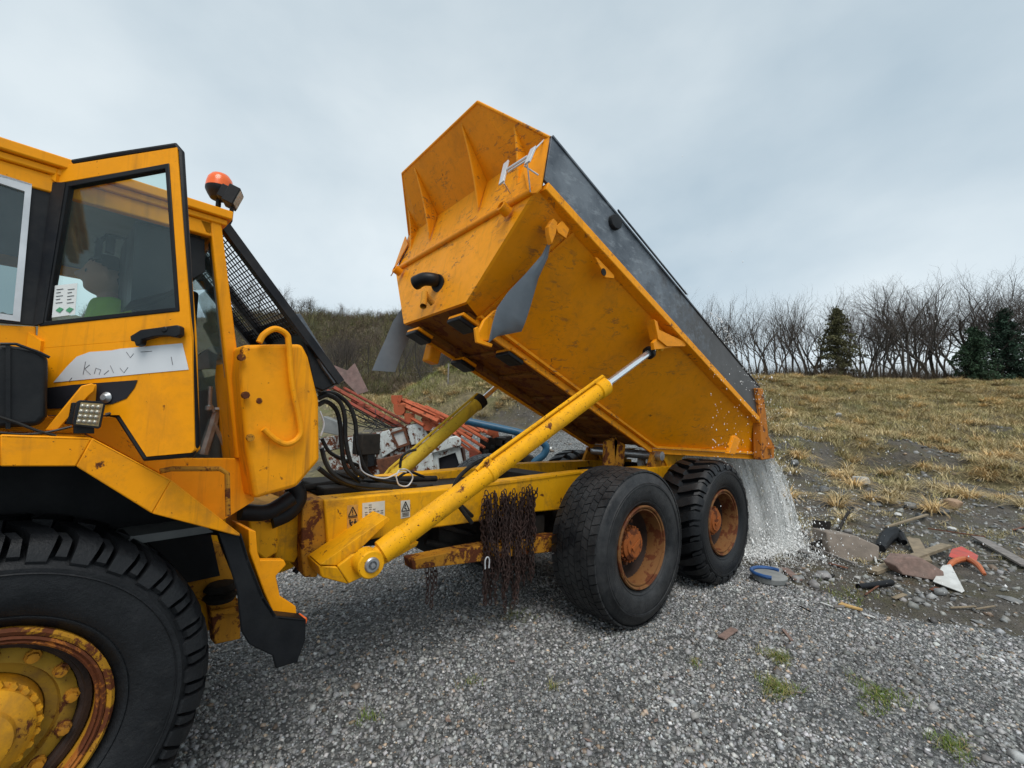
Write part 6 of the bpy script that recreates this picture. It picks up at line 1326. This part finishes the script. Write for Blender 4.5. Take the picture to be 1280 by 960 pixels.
# ---------------- the driver
def skin_mesh(nodes, edges):
    me = bpy.data.meshes.new('t'); me.from_pydata([tuple(n_[0]) for n_ in nodes], edges, []); ob = bpy.data.objects.new('t', me); sc.collection.objects.link(ob)
    md = ob.modifiers.new('s', 'SKIN'); sv = me.skin_vertices[0].data if me.skin_vertices else None
    if sv is None:
        bpy.context.view_layer.objects.active = ob; bpy.context.view_layer.update(); 
        b = bmesh.new(); b.from_mesh(me); b.verts.layers.skin.verify(); b.to_mesh(me); b.free(); sv = me.skin_vertices[0].data
    for i, n_ in enumerate(nodes): sv[i].radius = n_[1] if isinstance(n_[1], tuple) else (n_[1], n_[1]); sv[i].use_root = (i == 0)
    md.use_smooth_shade = True; s2 = ob.modifiers.new('u', 'SUBSURF'); s2.levels = 2; s2.render_levels = 2
    dg = bpy.context.evaluated_depsgraph_get(); ev = ob.evaluated_get(dg); m2 = bpy.data.meshes.new_from_object(ev); V = [tuple(v.co) for v in m2.vertices]; Fc = [tuple(p.vertices) for p in m2.polygons]
    bpy.data.objects.remove(ob); bpy.data.meshes.remove(me); bpy.data.meshes.remove(m2); return V, Fc
hx, hy, hz = .36, .97, 2.06
def Pp(f, s_, u_): return F(hx - f, hy + s_, hz + u_)          # forward, towards far side, up from the hips
mb = MB(); J = [(Pp(0, 0, 0), .11), (Pp(.0, 0, .22), .10), (Pp(.02, 0, .45), .115), (Pp(.03, 0, .54), .06), (Pp(.04, 0, .62), .055)]; Eg = [(0, 1), (1, 2), (2, 3), (3, 4)]
for sg in (-1, 1):
    k = len(J); J += [(Pp(.02, .17 * sg, .49), .055), (Pp(.14, .23 * sg, .22), .043), (Pp(.36, .16 * sg, .16), .033), (Pp(.43, .14 * sg, .17), .03)]; Eg += [(2, k), (k, k + 1), (k + 1, k + 2), (k + 2, k + 3)]
    for fi in range(4): m_ = len(J); a = (fi - 1.5) * .019; J += [(Pp(.48, .14 * sg + a, .185), .0095), (Pp(.51, .14 * sg + a, .165 - .004 * abs(fi - 1.5)), .0085), (Pp(.505, .14 * sg + a, .14), .0075)]; Eg += [(k + 3, m_), (m_, m_ + 1), (m_ + 1, m_ + 2)]
    m_ = len(J); J += [(Pp(.43, (.14 - .035) * sg, .155), .011), (Pp(.465, (.14 - .045) * sg, .14), .009)]; Eg += [(k + 3, m_), (m_, m_ + 1)]
    k = len(J); J += [(Pp(.05, .09 * sg, -.02), .085), (Pp(.42, .12 * sg, .02), .06), (Pp(.50, .12 * sg, -.36), .045), (Pp(.62, .12 * sg, -.40), .04)]; Eg += [(0, k), (k, k + 1), (k + 1, k + 2), (k + 2, k + 3)]
mb.add(*skin_mesh(J, Eg))
hc = Pp(.06, 0, .70); bm_ = bmesh.new(); bmesh.ops.create_icosphere(bm_, subdivisions=4, radius=1); V = []
fw_, rt_ = FV(-1, 0, 0), FV(0, 1, 0)
for v in bm_.verts:
    a, b, c = v.co; r0 = np.array([a * .098, b * .075, c * .118])     # forward, side, up
    if c < 0: r0[1] *= 1 + .22 * c; r0[0] += .012 * (-c) * (a > 0)
    nose = math.exp(-((b / .16) ** 2 + ((c + .08) / .2) ** 2)) * max(a, 0); r0[0] += .040 * nose
    for sg in (-1, 1):
        r0[0] -= .010 * math.exp(-(((b - .38 * sg) / .16) ** 2 + ((c - .10) / .12) ** 2)) * max(a, 0)
        r0[1] += sg * .016 * math.exp(-(((a + .05) / .14) ** 2 + ((c - .02) / .22) ** 2)) * (b * sg > .8)
    r0[0] -= .010 * math.exp(-((b / .3) ** 2 + ((c + .45) / .06) ** 2)) * max(a, 0); r0[0] += .012 * math.exp(-((b / .3) ** 2 + ((c + .75) / .16) ** 2)) * max(a, 0)
    V.append(hc + fw_ * r0[0] + rt_ * r0[1] + np.array([0, 0, r0[2]]))
mb.add(V, [tuple(v.index for v in f.verts) for f in bm_.faces])
person = mb.build('person', M['skin'], None, ang=180, recalc=True); md = person.modifiers.new('r', 'REMESH'); md.mode = 'VOXEL'; md.voxel_size = .005; md.use_smooth_shade = True
tag(person, 'person in lime green high visibility jacket seated inside the yellow cab', 'person')
mb = MB(); mb.add([tuple(hc + fw_ * (v.co[0] * .108 - .012) + rt_ * v.co[1] * .086 + np.array([0, 0, v.co[2] * .125 + .012])) for v in bm_.verts], [tuple(v.index for v in f.verts) for f in bm_.faces if f.calc_center_median()[2] > .12 + .55 * max(0, f.calc_center_median()[0]) or f.calc_center_median()[0] < -.35 and f.calc_center_median()[2] > -.45]); mb.build('hair', M['hair'], person)
mb = MB()
for sg in (-1, 1): mb.lathe(hc + fw_ * .082 + rt_ * .031 * sg + (0, 0, .012), fw_, [(.012, 0), (.008, .005), (0, .007)], 10)
mb.build('eyes', M['ink'], person)
J = [(Pp(0, 0, -.05), .155), (Pp(0, 0, .20), .145), (Pp(.02, 0, .44), .16), (Pp(.03, 0, .56), .09)]; Eg = [(0, 1), (1, 2), (2, 3)]
for sg in (-1, 1): k = len(J); J += [(Pp(.02, .19 * sg, .48), .085), (Pp(.14, .24 * sg, .21), .06), (Pp(.35, .165 * sg, .16), .046)]; Eg += [(2, k), (k, k + 1), (k + 1, k + 2)]
mb = MB(); mb.add(*skin_mesh(J, Eg)); mb.build('jacket', M['hiviz'], person, ang=180)
J = [(Pp(0, 0, -.02), .14)]; Eg = []
for sg in (-1, 1): k = len(J); J += [(Pp(.06, .10 * sg, -.02), .10), (Pp(.42, .12 * sg, .02), .075), (Pp(.50, .12 * sg, -.36), .06)]; Eg += [(0, k), (k, k + 1), (k + 1, k + 2)]
mb = MB(); mb.add(*skin_mesh(J, Eg)); mb.build('trousers', M['trous'], person, ang=180); bm_.free()
